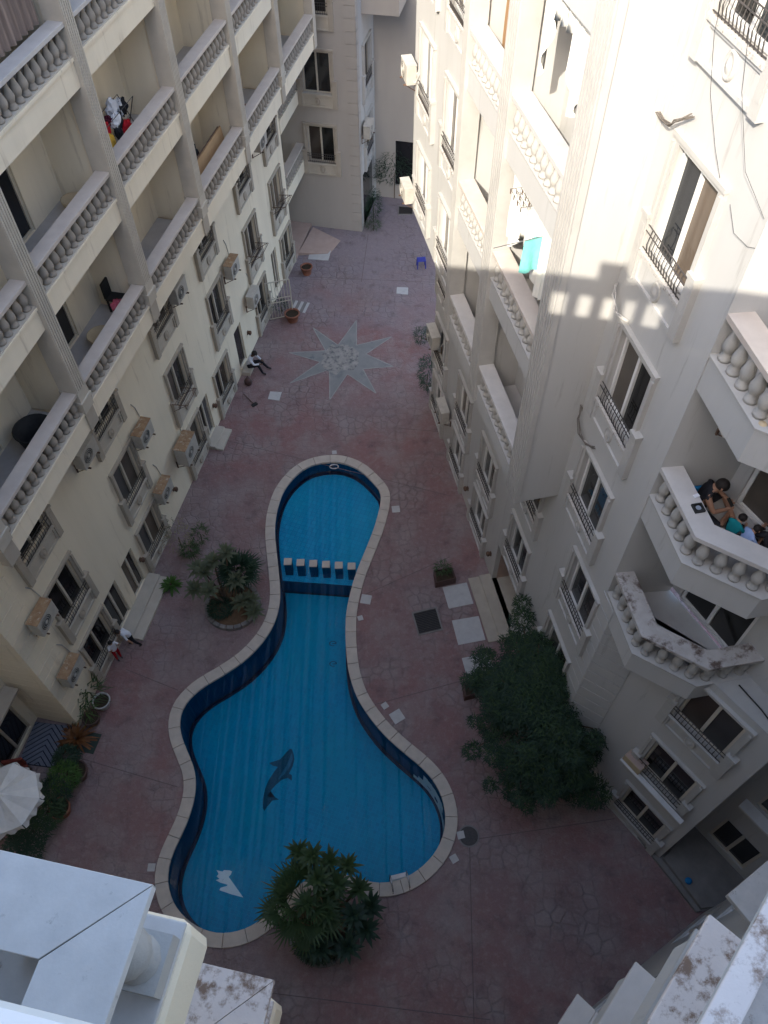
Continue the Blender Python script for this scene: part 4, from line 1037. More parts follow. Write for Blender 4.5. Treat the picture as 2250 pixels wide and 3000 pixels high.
# planter at the wide end
t = thing('fan_palm', 'big fan palm overhanging the pool from the crowded planter', 'palm', (-2.05,3.62,.18))
MB().tube([(0,0,-.05),(.02,.05,.7),(0,.12,1.3)], [.17,.14,.12], 8).build('trunk', 'bark', t); inst('crown', fan_palm(24,.70,.55,8,-.35).mesh('crown','leaf_mid'), t, (0,.12,1.32))
stem_plant('frangipani', 'tall shrub of dark leaf rosettes behind the big fan palm by the pool', 'shrub', (-1.45,3.75), [(.05,.75,2.1),(.45,.70,1.8),(-.35,.8,2.4),(.25,.25,2.0),(.75,.25,1.4),(-.2,.3,2.3),(-.75,1.05,1.7),(-.45,-.15,2.0),(.0,-.3,1.7)], None, lm=ROSM)
stem_plant('frangipani', 'short shrub of dark rosettes reaching over the paving side of the crowded planter', 'shrub', (-1.2,3.1), [(.65,.10,.9),(.75,.62,.8),(.2,-.25,.8),(-.45,-.3,1.0),(.35,.35,1.3)], None, lm=ROSD)
t = thing('clipped_shrub', 'low dark shrub filling the middle of the crowded planter', 'shrub', (-1.75,2.95,.12))
MB().tube([(0,0,0),(0,0,.3)], .03, 6).build('stem', 'bark', t); bush(1600,.6,.42,.55,.09,.045,12,.1).build('foliage', 'leaf_dark', t)

# big dense tree by the corner of the white block
tree = thing('dense_tree', 'big dense dark green tree filling the corner before the white block', 'tree', (4.05,8.45,0))
MB().tube([(0,0,0),(.04,.02,.7),(-.06,.05,1.4),(0,0,2.2),(.1,-.1,3.0)], [.19,.16,.14,.12,.07], 9).build('trunk', 'bark', tree, True)
r = random.Random(21)
blobs = []
for k in range(46):
    a = r.uniform(0,6.28); q = r.uniform(.1,1.0)**.6; z = 1.0+2.5*math.sqrt(max(.05,1-q*q))*r.uniform(.55,1.0)+.3
    blobs.append((1.45*q*math.cos(a), 1.95*q*math.sin(a)-.3, z, r.uniform(.38,.66)))
blobs += [(0,0,3.6,.65),(-.1,1.15,3.0,.55),(-.3,1.5,2.2,.5),(.2,-1.3,2.9,.6),(-.5,-.6,3.1,.6),(.6,-1.9,2.3,.55),(-.9,.3,2.2,.5),(-1.0,-.9,2.0,.5),(-.3,-2.0,2.0,.5),(.9,-2.1,1.7,.5),(1.3,-2.2,1.6,.45),(-.3,2.0,3.2,.35),(-.25,2.45,3.3,.25),(-1.5,.8,1.9,.3),(-1.75,.9,1.7,.22),(-1.35,1.4,2.2,.3)]
for k in range(34):
    a = r.uniform(0,6.28); e = r.uniform(.1,1.0); q = 1.08
    blobs.append((1.75*q*math.cos(a)*math.sqrt(1-e*e*.7), 2.3*q*math.sin(a)*math.sqrt(1-e*e*.7)-.3, 1.3+2.6*e*r.uniform(.8,1.05), r.uniform(.14,.28)))
for (x, y, z, s_) in blobs[::3]:
    MB().tube([(0,0,1.3),(x*.5,y*.5,z*.6+.5),(x*.9,y*.9,z)], [.07,.045,.02], 6).build('limb', 'bark', tree)
lv = MB(); lv2 = MB()
for (x, y, z, s_) in blobs:
    for i in range(int(1050*s_*s_/.3)):
        a = r.uniform(0,6.28); c_ = r.uniform(-.8,1); e = math.sqrt(max(0,1-c_*c_)); q = s_*(r.uniform(.2,1.06)**.45)
        p = Vector((x+q*e*math.cos(a), y+q*e*math.sin(a), z+q*c_*.75))
        d = Vector((e*math.cos(a)*.35+r.uniform(-1,1), e*math.sin(a)*.35+r.uniform(-1,1), r.uniform(-.6,.6)))
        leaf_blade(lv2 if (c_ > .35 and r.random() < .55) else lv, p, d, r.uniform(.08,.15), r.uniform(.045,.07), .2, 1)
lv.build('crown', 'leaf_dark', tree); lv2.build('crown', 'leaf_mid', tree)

# pots and potted plants
def pot(name, label, loc, rad, h, m, group=None):
    t = thing(name, label, 'pot', (loc[0],loc[1],loc[2] if len(loc) > 2 else 0), 0, group)
    MB().lathe([(rad*.70,0),(rad*.78,h*.3),(rad*.95,h*.82),(rad*1.08,h*.84),(rad*1.08,h),(rad*.93,h),(rad*.90,h*.84)], 20, cap=False).build('pot', m, t, True)
    MB().lathe([(0.001,h*.84),(rad*.9,h*.84)], 20, cap=False).build('soil', 'soil_dark', t)
    return t
pot('flower_pot', 'empty terracotta pot by the recessed entrance beside a pale slab', (-3.37,30.05), .26, .40, 'terracotta')
pot('flower_pot', 'wide empty terracotta pot standing next to the striped mat and white gate', (-3.83,26.85), .31, .40, 'terracotta')
pot('flower_pot', 'pale rimmed round pot against the long cream wall with a leafy plant', (-8.45,9.45), .25, .36, 'slab_white')
pot('flower_pot', 'dark red empty pot beside dry brown fronds at the building corner', (-8.65,8.95), .24, .34, 'pot_brown')
pot('flower_pot', 'big brown pot half hidden in the hedge below dry fronds', (-8.72,7.35), .30, .40, 'pot_brown')
pot('flower_pot', 'tan pot at the lower end of the dark hedge', (-8.95,6.35), .28, .40, 'terracotta')
def leafy(name, label, loc, n, rx, ry, rz, L, wd, m, seed, cat='plant', group=None):
    t = thing(name, label, cat, (loc[0],loc[1],loc[2] if len(loc) > 2 else 0), 0, group)
    MB().tube([(0,0,0),(.02,.02,rz*.6)], .02, 5).build('stem', 'bark', t)
    bush(n, rx, ry, rz, L, wd, seed).build('foliage', m, t); return t
leafy('leafy_plant', 'arching green plant against the cream wall above the pale rimmed pot', (-8.72,9.55,.1), 70, .35, .45, .9, .38, .09, 'leaf_mid', 31)
leafy('leafy_plant', 'small bright palm-like plant between pots at the cream wall foot', (-8.85,9.15,.0), 40, .3, .3, .7, .36, .05, 'leaf_bright', 32)
t = thing('leafy_plant', 'dry brown fronds heaped at the corner of the cream block', 'plant', (-9.0,8.35,0))
inst('foliage', rosette(50,.75,.07,.5,33,(.1,1.3)).mesh('foliage','leaf_dry'), t, (0,0,.12)); MB().tube([(0,0,0),(0,0,.3)], .03, 5).build('stem','bark',t)
hd = [(-9.05,7.7,.35,'leaf_dark'),(-8.95,7.15,.42,'leaf_bright'),(-9.1,6.75,.45,'leaf_dark'),(-9.2,6.2,.5,'leaf_mid'),(-9.45,5.7,.55,'leaf_dark'),(-9.9,5.4,.55,'leaf_dark'),(-9.55,5.2,.5,'leaf_dark')]
hl = ['dark bush just past the dry fronds in the patio hedge', 'bright green leafy bush in the patio hedge beside the big brown pot', 'dark bush between the bright bush and the tan pot in the hedge', 'mid green bush behind the tan pot in the patio hedge', 'dark bush past the tan pot under the parasol side', 'dark bush under the parasol rim', 'low dark bush ending the patio hedge by the marble ledge']
for k, (x, y, s_, m) in enumerate(hd): leafy('hedge_bush', hl[k], (x,y,0), 700, s_, s_, s_*1.9, .13, .06, m, 40+k, 'bush')
# plants by the cream wall windows
leafy('leafy_plant', 'pale sparse shrub standing before the cream wall by the second ground window', (-6.85,14.9,0), 260, .5, .6, 1.5, .10, .06, 'leaf_pale', 61)
leafy('leafy_plant', 'dark green plant beside the pale sparse shrub', (-6.55,14.75,0), 160, .26, .26, .6, .22, .07, 'leaf_mid', 62)
leafy('leafy_plant', 'leaning green shrub on the red paving past the pale shrub', (-6.25,15.3,0), 170, .28, .42, .8, .15, .06, 'leaf_mid', 63)
t = thing('leafy_plant', 'bright rosette plant at the foot of the cream ground window', 'plant', (-7.05,13.55,0)); inst('foliage', rosette(40,.46,.09,.4,64).mesh('foliage','leaf_bright'), t, (0,0,.1)); MB().tube([(0,0,0),(0,0,.2)], .03, 5).build('stem','bark',t)
leafy('leafy_plant', 'small dark plant behind the wide terracotta pot', (-4.35,27.3,0), 170, .3, .3, .75, .18, .06, 'leaf_dark', 65)
leafy('lane_bush', 'dark shrub mass against the end of the lane', (.7,36.0,0), 900, 1.0, .5, 2.2, .2, .08, 'leaf_dark', 66, 'bush')
leafy('lane_bush', 'dark shrub against the grey block corner in the lane', (-.35,34.0,0), 500, .4, .8, 1.5, .16, .07, 'leaf_dark', 67, 'bush')
leafy('lane_bush', 'low grass tuft at the grey block corner', (-.35,33.3,0), 260, .35, .3, .5, .2, .03, 'leaf_mid', 68, 'bush')
leafy('wall_bush', 'dark shrub growing along the foot of the white block', (1.75,22.6,0), 700, .35, .9, 1.3, .14, .06, 'leaf_dark', 69, 'bush')
leafy('wall_bush', 'small dark shrub at the white block foot nearer the air conditioner', (1.62,25.2,0), 260, .3, .4, .8, .14, .06, 'leaf_dark', 70, 'bush')
# troughs on the right
def trough(label, pts, h, m, z=0):
    P = [Vector(p) for p in pts]; c = sum(P, Vector((0,0)))/4; t = thing('plant_trough', label, 'planter', (c.x,c.y,z)); P = [p-c for p in P]
    for i in range(4):
        a, b = P[i], P[(i+1)%4]; MB().prism([tuple(a),tuple(b),tuple(b*.86),tuple(a*.86)], 0, h).build('side', m, t)
    MB().prism([tuple(p*.87) for p in P], .02, h*.8).build('soil', 'soil_dark', t); return t
trough('dark wooden plant trough holding a flowering shrub beside the pale slabs', [(1.62,13.89),(2.24,13.99),(2.34,13.56),(1.66,13.39)], .32, 'pot_brown')
leafy('leafy_plant', 'small flowering shrub growing in the dark wooden trough', (1.9,13.75,.2), 150, .28, .2, .7, .14, .06, 'leaf_mid', 71)
trough('empty dark wooden plant trough under the edge of the dense tree', [(2.3,9.87),(2.98,9.97),(3.02,9.62),(2.33,9.45)], .32, 'pot_brown')
# ------------------------------------------------------------------ air conditioners
def ac_unit(label, P, rz, zb, W=.78, D=.30, Hh=.56, top='ac_rust', group=None, drop=True):
    t = thing('air_conditioner', label, 'air conditioner', (P[0],P[1],zb), rz, group)
    y0 = -.12
    b = MB().box(-W/2, W/2, y0-D, y0, 0, Hh).build('casing', 'ac_white', t, bevel=.015)
    MB().box(-W/2-.005, W/2+.005, y0-D-.01, y0+.01, Hh, Hh+.012).build('top_panel', top, t)
    cx = -.10
    f = MB(); f.disc((cx, y0-D-.004, Hh/2), .21, .21, 20, 'y'); f.build('fan_guard', 'ac_grille', t)
    for rr in (.06,.12,.17,.21):
        MB().tube([(cx+rr*math.cos(a), y0-D-.012, Hh/2+rr*math.sin(a)) for a in [k*math.pi/8 for k in range(16)]], .006, 4, True).build('guard_ring', 'ac_white', t)
    MB().lathe([(.045,0),(.045,.012)], 10).build('fan_hub', 'ac_white', t).matrix_local = Matrix.Translation((cx,y0-D-.012,Hh/2)) @ Matrix.Rotation(math.pi/2,4,'X')
    for x in (-W/2+.12, W/2-.12):
        s = MB(); s.box(x-.018,x+.018,y0-D-.06,0,-.035,0); s.box(x-.018,x+.018,-.035,0,-.30,-.035); s.tube([(x,-.02,-.28),(x,y0-D,-.03)],.012,4)
        s.build('bracket', 'iron_rust', t)
    if drop: MB().tube([(W/2-.02,y0-.1,.12),(W/2+.08,y0-.06,.1),(W/2+.09,-.03,.35),(W/2+.02,-.01,.9),(W/2-.1,-.01,1.15)], .016, 5).build('pipe', 'white_trim', t)
    return t
LA = [(-16.35,4.75,'rusty topped air conditioner beside the first-floor window at the cream block corner','ac_rust'),
      (-16.6,2.2,'weathered air conditioner low on the cream wall corner above the pots','ac_rust'),
      (-9.95,4.65,'air conditioner with an orange rusted top between first-floor windows of the cream wall','ac_rust'),
      (-9.98,1.95,'small air conditioner above the pale shrub on the cream wall','ac_rust'),
      (-1.75,4.62,'air conditioner between the two first-floor windows with drying racks','ac_rust'),
      (-.35,2.2,'pale air conditioner beside the white security gate','ac_white'),
      (-5.85,6.75,'white air conditioner tucked under the lowest cream balcony past the second column','ac_white'),
      (-12.5,6.7,'grey air conditioner under the lowest cream balcony close to the first column','ac_white'),
      (2.6,7.0,'small air conditioner high on the cream wall close to the grey block','ac_white')]
for x, z, lab, tp in LA: ac_unit(lab, Lw(x,0), AL, z, top=tp)
ac_unit('large rust-topped boxed air conditioner beside the barred ground window', Lw(-8.1,0), AL, 1.78, .92, .42, .78, 'ac_rust')
ac_unit('sunlit air conditioner at the outer edge of the white block, one floor above another', Rw(-5.95,.62), AR, 11.9, .7,.28,.5, top='ac_white'); ac_unit('sunlit air conditioner at the outer edge of the white block, lowest over the passage', Rw(-5.95,.62), AR, 8.3, .7,.28,.5, top='ac_white')
ac_unit('pale air conditioner on the shaded white wall above the foot shrub', Rw(-4.2,0), AR, 3.75, top='ac_white'); ac_unit('pale air conditioner between ground windows of the white wall', Rw(-2.5,0), AR, 1.8, top='ac_white')
ac_unit('grey air conditioner hanging on the side of the grey block in the lane', Lw(9.0,2.58), AL, 4.4, top='ac_white')
ac_unit('white air conditioner on the side wall inside the occupied corner balcony', (5.45,8.375,0), math.atan2(8.42-8.31,5.97-4.6), 13.35, .6,.25,.45,'ac_white', drop=False)
ac_unit('white air conditioner on the balcony wall beside the white sailcloth curtain', Rw(1.75,0), AR, 16.0, top='ac_white', drop=False)

# ------------------------------------------------------------------ drying racks on windows
def rack(label, x, z, wd=.95, m='iron_rust'):
    t = thing('drying_rack', label, 'drying rack', Lw(x,.15,z), AL)
    f = MB(); f.tube([(-wd/2,0,0),(-wd/2,-.55,.06),(wd/2,-.55,.06),(wd/2,0,0)], .014, 5); f.build('frame', m, t)
    for k in range(5): MB().tube([(-wd/2,-.1-.1*k,.01+.011*k),(wd/2,-.1-.1*k,.01+.011*k)], .007, 4).build('line', m, t)
    s = MB(); s.tube([(-wd/2,-.5,.05),(-wd/2,0,-.32)], .011, 4); s.tube([(wd/2,-.5,.05),(wd/2,0,-.32)], .011, 4); s.build('brace', m, t)
rack('rusty folding drying rack sticking out from a first-floor window of the cream wall', -7.45, 4.0, .8)
rack('drying rack below the dark open window of the cream wall', .5, 4.05, .9)
rack('drying rack on the last first-floor window of the cream wall', 3.75, 4.1, .9)

# ------------------------------------------------------------------ security gate, stool, mat, broom
def gate():
    a, b = Lw(1.25,.15), Lw(1.75,1.05); d = b-a; t = thing('security_gate', 'cream painted metal security gate standing open from the cream wall', 'gate', a, math.atan2(d.y,d.x)); L = d.length
    f = MB(); f.tube([(0,0,.05),(0,0,1.9)],.025,6); f.tube([(L,0,.05),(L,0,1.9)],.025,6); f.tube([(0,0,1.9),(L,0,1.9)],.025,6); f.tube([(0,0,.05),(L,0,.05)],.025,6); f.tube([(0,0,.85),(L,0,.85)],.02,6); f.tube([(0,0,1.05),(L,0,1.05)],.02,6)
    f.build('frame', 'alu_beige', t)
    for k in range(1,8): MB().tube([(L*k/8,0,.05),(L*k/8,0,1.9)], .011, 5).build('bar', 'alu_beige', t)
gate()
mt = thing('door_mat', 'striped pale mat on the paving by the wide terracotta pot', 'mat', (-3.62,27.75,.0), R(-15))
for k in range(6): MB().box(-.4+k*.135,-.4+k*.135+.12,-.35,.35,.004,.012).build('stripe', 'slab_white' if k % 2 else 'concrete', mt)
st = thing('plastic_stool', 'small blue plastic stool on the paving near the sunlit white corner', 'stool', (1.83,30.45,0), R(5))
MB().box(-.20,.20,-.17,.17,.38,.42).build('seat', 'blue_plastic', st, bevel=.02)
for x in (-.17,.17):
    for y in (-.14,.14): MB().tube([(x*1.1,y*1.1,0),(x,y,.38)], .025, 6).build('leg', 'blue_plastic', st)
br = thing('broom', 'thin dark broom lying on the red paving before the cream wall', 'broom', (-5.53,22.42,0), math.atan2(-.53,.44))
MB().tube([(0,0,.03),(.72,0,.03)], .016, 6).build('handle', 'wood_dark', br); MB().box(.70,.84,-.12,.12,0,.05).build('head', 'black_rubber', br)
# ramp by the far entrance, blue rag
rp = [Lw(5.9,.1),Lw(8.0,.25),Lw(7.4,1.75),Lw(6.3,1.5)]
o = MB().add([(p.x-rp[0].x,p.y-rp[0].y,z) for p, z in zip(rp,(.14,.14,.01,.01))]+[(p.x-rp[0].x,p.y-rp[0].y,0) for p in rp], [(0,1,2,3),(7,6,5,4),(0,4,5,1),(1,5,6,2),(2,6,7,3),(3,7,4,0)]).build('entrance_ramp','ramp_pink'); o.location = (rp[0].x,rp[0].y,.004); tag(o, 'sloping pinkish stone ramp before the brown door of the entrance recess', 'ramp')

# ------------------------------------------------------------------ patio: chevron deck, parasol, cushion seat
dk = thing('timber_deck', 'small deck of slate blue boards laid in a chevron beside the patio door', 'deck', (-9.9,8.25,0), R(-8))
MB().box(-.56,.56,-.62,.62,0,.05).build('base', 'deck_gap', dk)
def clipbox(poly, x0, x1, y0, y1):
    def cl(P, f, g):
        out = []
        for i in range(len(P)):
            a, b = P[i], P[(i+1)%len(P)]; fa, fb = f(a), f(b)
            if fa >= 0: out.append(a)
            if (fa >= 0) != (fb >= 0): t = fa/(fa-fb); out.append((a[0]+(b[0]-a[0])*t, a[1]+(b[1]-a[1])*t))
        return out
    for f in (lambda p: p[0]-x0, lambda p: x1-p[0], lambda p: p[1]-y0, lambda p: y1-p[1]):
        poly = cl(poly, f, None)
        if len(poly) < 3: return None
    return poly
for k in range(-6,8):
    for sgn in (-1,1):
        y = k*.17; pl_ = [(0,y),(sgn*1.2,y-1.2*.9),(sgn*1.2,y-1.2*.9+.125),(0,y+.125)]
        q = clipbox(pl_, -.55,.55,-.61,.61)
        if q: MB().prism(q, .05, .07).build('board', 'deck_slate', dk)
um = thing('parasol', 'large off-white parasol with a scalloped rim over the patio hedge', 'parasol', (-9.72,6.1,0))
MB().tube([(0,0,0),(0,0,2.45)], .03, 8).build('pole', 'wood_dark', um); MB().lathe([(.26,0),(.26,.06),(.08,.10),(.04,.3)], 16).build('base', 'concrete', um)
vs = [(0,0,2.5)]; fs = []; N = 48; rings = 8; ru = random.Random(4)
def prad(a): return .92*math.cos(math.pi/8)/math.cos((a % (math.pi/4))-math.pi/8)
for j in range(1,rings+1):
    for i in range(N):
        a = 2*math.pi*i/N; q = j/rings; mid = 1-abs(((a % (math.pi/4))/(math.pi/8))-1)
        vs.append((prad(a)*q*math.cos(a), prad(a)*q*math.sin(a), 2.5-.40*q-.07*mid*math.sin(q*2.6)+ru.uniform(-.006,.006)))
for i in range(N): fs.append((0,1+i,1+(i+1)%N))
for j in range(rings-1):
    for i in range(N): a = 1+j*N+i; b = 1+j*N+(i+1)%N; fs.append((a,a+N,b+N,b))
mat('parasol_cloth', (.70,.69,.66), (.62,.61,.585), 5, .9, .1, 30, .2, c3=(.42,.40,.37), s3=3.5, t3=.66, w3=.1)
MB().add(vs, fs).build('canopy', 'parasol_cloth', um)
for i in range(8):
    f = MB(); a0 = 2*math.pi*i/8; A = Vector((.925*math.cos(a0),.925*math.sin(a0))); B = Vector((.925*math.cos(a0+math.pi/4),.925*math.sin(a0+math.pi/4))); vv = []; ff = []
    for k in range(9):
        q = k/8; p_ = A.lerp(B, .02+.96*q); o_ = p_*(1.0+.05*math.sin(k*1.7+i)); vv += [(p_.x,p_.y,2.095),(o_.x*1.03,o_.y*1.03,1.94-.05*abs(math.sin(q*3.14*3)))]
    for k in range(8): ff.append((2*k,2*k+1,2*k+3,2*k+2))
    f.add(vv, ff).build('valance', 'parasol_cloth', um)
for i in range(8):
    a = 2*math.pi*i/8; MB().tube([(0,0,2.46),(.90*math.cos(a),.90*math.sin(a),2.08)], .012, 4).build('rib', 'wood_dark', um)
cs = thing('garden_seat', 'brown red cushioned seat half under the parasol on the patio', 'seat', (-10.35,7.25,0), R(10))
MB().box(-.28,.28,-.28,.28,.30,.42).build('cushion', 'cushion_red', cs, bevel=.04); MB().box(-.28,.28,.24,.32,.42,.85).build('backrest', 'cushion_red', cs, bevel=.03)
for x in (-.25,.25):
    for y in (-.25,.25): MB().box(x-.02,x+.02,y-.02,y+.02,0,.30).build('leg', 'wood_dark', cs)
o = MB().box(-.22,.22,-.30,.30,0,.015).build('floor_mat', 'mat_green'); o.location = (-8.62,8.3,.004); o.rotation_euler = (0,0,R(-12)); tag(o, 'dark green mat on the paving beside the dry brown fronds', 'mat')

# ------------------------------------------------------------------ balcony things
def crumple(name, label, P, rz, items, cat='laundry'):
    t = thing(name, label, cat, P, rz); r = random.Random(sum(map(ord,label)))
    for (x, y, z, sx, sy, sz, m) in items:
        vs = []; fs = []; n1, n2 = 12, 7
        for j in range(n2+1):
            for i in range(n1):
                a = 2*math.pi*i/n1; b = math.pi*j/n2; q = 1+.22*r.uniform(-1,1)
                vs.append((x+sx*q*math.cos(a)*math.sin(b), y+sy*q*math.sin(a)*math.sin(b), z+sz*q*math.cos(b)))
        for j in range(n2):
            for i in range(n1): fs.append((j*n1+i, (j+1)*n1+i, (j+1)*n1+(i+1)%n1, j*n1+(i+1)%n1))
        MB().add(vs, fs).build('garment', m, t)
    return t
cols = ['white_cloth','maroon_cloth','black_cloth','grey_cloth','red_cloth','black_cloth','grey_cloth','black_cloth','white_cloth','maroon_cloth','black_cloth','yellow_cloth','white_cloth','grey_cloth','red_cloth','black_cloth','maroon_cloth','white_cloth','yellow_cloth','black_cloth']
r = random.Random(5); items = []
for k, m in enumerate(cols): items.append((r.uniform(-.85,.75), r.uniform(-.22,.22), r.uniform(.55,1.05), r.uniform(.13,.24), r.uniform(.06,.12), r.uniform(.12,.24), m))
lt = crumple('laundry_heap', 'heap of mixed coloured laundry piled on a rack behind the cream balcony rail', Lw(-7.2,.62,12.22), AL, items)
s = MB()
for x in (-.8,.7):
    for y in (-.2,.2): s.tube([(x,y,0),(x,-y,1.0)], .012, 4)
s.tube([(-.8,.2,1.0),(.7,.2,1.0)],.01,4); s.tube([(-.8,-.2,1.0),(.7,-.2,1.0)],.01,4); s.tube([(-.8,0,.5),(.7,0,.5)],.01,4); s.build('rack', 'iron', lt)
def tub(label, P, rad, h, m, cat='tub'):
    t = thing('wash_tub', label, cat, P); MB().lathe([(rad*.75,0),(rad*.8,h*.1),(rad,h),(rad*1.05,h),(rad*1.05,h-.02),(rad*.96,h-.015),(rad*.75,.03)], 22, cap=False).build('tub', m, t, True); MB().lathe([(.001,.03),(rad*.76,.03)], 22, cap=False).build('bottom', m, t); return t
tub('big black tub on the lowest cream balcony floor by the first column', Lw(-14.15,.75,9.2), .42, .55, 'black_rubber'); tub('shallow tan basin on the lowest cream balcony near the door', Lw(-10.75,.72,9.2), .32, .30, 'curtain_tan')
crumple('laundry_heap', 'small heap of pink clothes beside a chair on the lowest cream balcony', Lw(-9.75,.75,9.2), AL, [(0,0,.42,.2,.14,.1,'pink_cloth'),(.12,.05,.35,.14,.12,.1,'red_cloth')])
ch = thing('plastic_chair', 'dark chair in the corner of the lowest cream balcony behind pink clothes', 'chair', Lw(-9.4,.6,9.2), AL)
MB().box(-.22,.22,-.22,.22,.36,.41).build('seat', 'black_rubber', ch); MB().box(-.22,.22,.19,.24,.41,.85).build('backrest', 'black_rubber', ch)
for x in (-.19,.19):
    for y in (-.19,.19): MB().box(x-.02,x+.02,y-.02,y+.02,0,.36).build('leg', 'black_rubber', ch)
cb = thing('wicker_basket', 'tan wicker basket on the middle cream balcony against the partition', 'basket', Lw(-9.75,.55,12.2), AL)
MB().lathe([(.16,0),(.24,.22),(.26,.30),(.23,.30),(.15,.03)], 16, cap=False).build('basket', 'curtain_tan', cb, True); MB().lathe([(.001,.03),(.16,.03)],16,cap=False).build('bottom','curtain_tan',cb)
sf = thing('sofa', 'dark red armchair with black cushions on the lowest cream balcony past the leaning planks', 'armchair', Lw(-.2,.55,9.2), AL)
MB().box(-.4,.4,-.35,.35,.1,.42).build('seat', 'cushion_red', sf, bevel=.04); MB().box(-.4,.4,.2,.4,.42,.9).build('backrest', 'cushion_red', sf, bevel=.04)
for x in (-.46,.36): MB().box(x,x+.1,-.35,.35,.1,.6).build('armrest', 'cushion_red', sf, bevel=.03)
MB().obox((.1,.0,.52),.34,.3,.2,.4,.3).build('cushion','black_cloth',sf,bevel=.05)
gs = thing('gas_bottle', 'dark cylinder standing on the cream balcony behind leaning planks', 'cylinder', Lw(-3.2,.45,9.2))
MB().lathe([(.15,0),(.16,.05),(.16,.75),(.13,.85),(.05,.9),(.05,.96)], 16).build('body', 'black_rubber', gs, True); MB().lathe([(.09,.93),(.09,1.02),(.08,1.02),(.08,.93)],12,cap=False).build('collar','black_rubber',gs)
for k, (dx, m, ln) in enumerate(((0,'wood',2.9),(.05,'shutter',2.6))):
    P = Lw(-3.35+dx*2,.96-dx,9.25); o = MB().box(-ln/2,ln/2,-.02,.02,0,.92).build('plank', m); o.location = P; o.rotation_euler = (R(-8),0,AL)
    tag(o, ['pale wooden plank leaning along the inside of the cream balcony rail', 'dark brown board leaning behind the pale plank on the cream balcony'][k], 'plank')

def curtain(label, a, b, z0, z1, m, waves=8, amp=.035, seed=0, ragged=0.0):
    a, b = Vector(a[:2]), Vector(b[:2]); d = b-a; L = d.length; t = thing('curtain', label, 'curtain', (*a,z0), math.atan2(d.y,d.x)); r = random.Random(seed)
    n_ = waves*6; rows = 6; vs = []; fs = []
    for j in range(rows+1):
        for i in range(n_+1):
            u = i/n_; vs.append((u*L, amp*math.sin(u*waves*6.28+.4*math.sin(j))*(.6+.4*j/rows), (z1-z0)*(1-j/rows)+(ragged*math.sin(u*9+seed)*(j/rows) if j == rows else 0)))
    for j in range(rows):
        for i in range(n_): k = j*(n_+1)+i; fs.append((k,k+1,k+n_+2,k+n_+1))
    MB().add(vs, fs).build('cloth', m, t, True); MB().tube([(0,0,z1-z0),(L,0,z1-z0)], .014, 5).build('rod', 'iron', t)
curtain('mauve and brown striped curtains closing the top cream balcony corner', Lw(-13.0,.98), Lw(-9.5,.98), 16.0, 18.0, 'curtain_mauve', 16, .05, 2)
curtain('brown canvas curtain drawn across the upper bay balcony of the white block', Rw(-.1,.35), Rw(.75,.35), 15.0, 17.2, 'curtain_brown', 5, .03, 3); curtain('white lace curtain hanging ragged over the middle bay balcony', Rw(2.75,.85), Rw(5.2,.85), 13.0, 14.15, 'curtain_white', 9, .05, 4, .35)
curtain('white sailcloth curtain blowing at the top bay balcony of the white block', Rw(3.3,.9), Rw(5.3,.75), 16.9, 18.4, 'curtain_white', 9, .07, 5, .8)
tw = thing('towel', 'turquoise towel hung to dry over the bay balcony of the white block', 'towel', Rw(4.6,.96,12.75), AR-math.pi/2+.15)
vs = []; fs = []
for j in range(9):
    for i in range(11):
        u = i/10-.5; v = j/8; vs.append((u*.56, -.02-.04*math.sin(u*12+v*2)*v, 1.2-.72*v+.02*math.sin(u*13)))
for j in range(8):
    for i in range(10): k = j*11+i; fs.append((k,k+1,k+12,k+11))
MB().add(vs, fs).build('cloth', 'teal_cloth', tw, True); MB().tube([(-.5,0,1.2),(.9,0,1.2)], .008, 5).build('line', 'steel', tw)
hg = thing('peg_hanger', 'wire hanger of small pegs beside the turquoise towel', 'hanger', Rw(3.75,.95,14.2), AR)
f = MB()
for k in range(5): f.tube([(-.35,-.2+.1*k,0),(.3,-.2+.1*k,.02)], .007, 4)
f.tube([(-.35,-.2,0),(-.35,.2,0)],.008,4); f.tube([(.3,-.2,.02),(.3,.2,.02)],.008,4); f.build('wires', 'cable_grey', hg)
for k in range(16): MB().box(-.33+.04*k,-.315+.04*k,-.2+.1*(k%5)-.01,-.2+.1*(k%5)+.01,-.08,.01).build('peg', 'cable_grey' if k % 2 else 'iron_rust', hg)
crumple('green_cushion', 'green cushion lying behind the upper bay balcony rail', Rw(1.3,.55,11.5), AR, [(0,0,.5,.28,.16,.2,'green_cloth')], 'cushion')
# cables
def cable(label, pts, rad=.02, m='cable_grey'):
    P0_ = Vector(pts[0]); mb = MB(); rc = random.Random(len(label))
    for q in range(3 if rad > .02 and m != 'black_rubber' else 1):
        mb.tube([tuple(Vector(p)-P0_+Vector((rc.uniform(-1,1),rc.uniform(-1,1),rc.uniform(-1,1)))*(rad*1.4 if q else 0)) for p in pts], rad*.42, 5)
    o = mb.build('cable', m, None, True); o.location = P0_; tag(o, label, 'cable')
def Rp(x, o, z): return tuple(Rw(x,o,z))
cable('twisted grey cable bundle forking above the sunlit window of the white block', [Rp(5.78,.06,16.95),(*Rw(5.86,.12,16.8),),Rp(6.1,.10,16.72),Rp(6.4,.14,16.78),Rp(6.55,.16,16.92),Rp(6.8,.06,17.1)], .028)
cable('pale cable bundle crossing the shadow edge to a window head of the white block', [Rp(6.0,.05,13.85),Rp(6.15,.12,13.72),Rp(6.35,.13,13.55),Rp(6.5,.1,13.58),Rp(6.7,.04,13.6)], .028, 'white_trim')
cable('dark cable bundle sagging to the shaded window head of the white block', [Rp(6.0,.04,10.85),Rp(6.12,.10,10.6),Rp(6.35,.13,10.42),Rp(6.6,.10,10.4),Rp(6.85,.04,10.5)], .026)
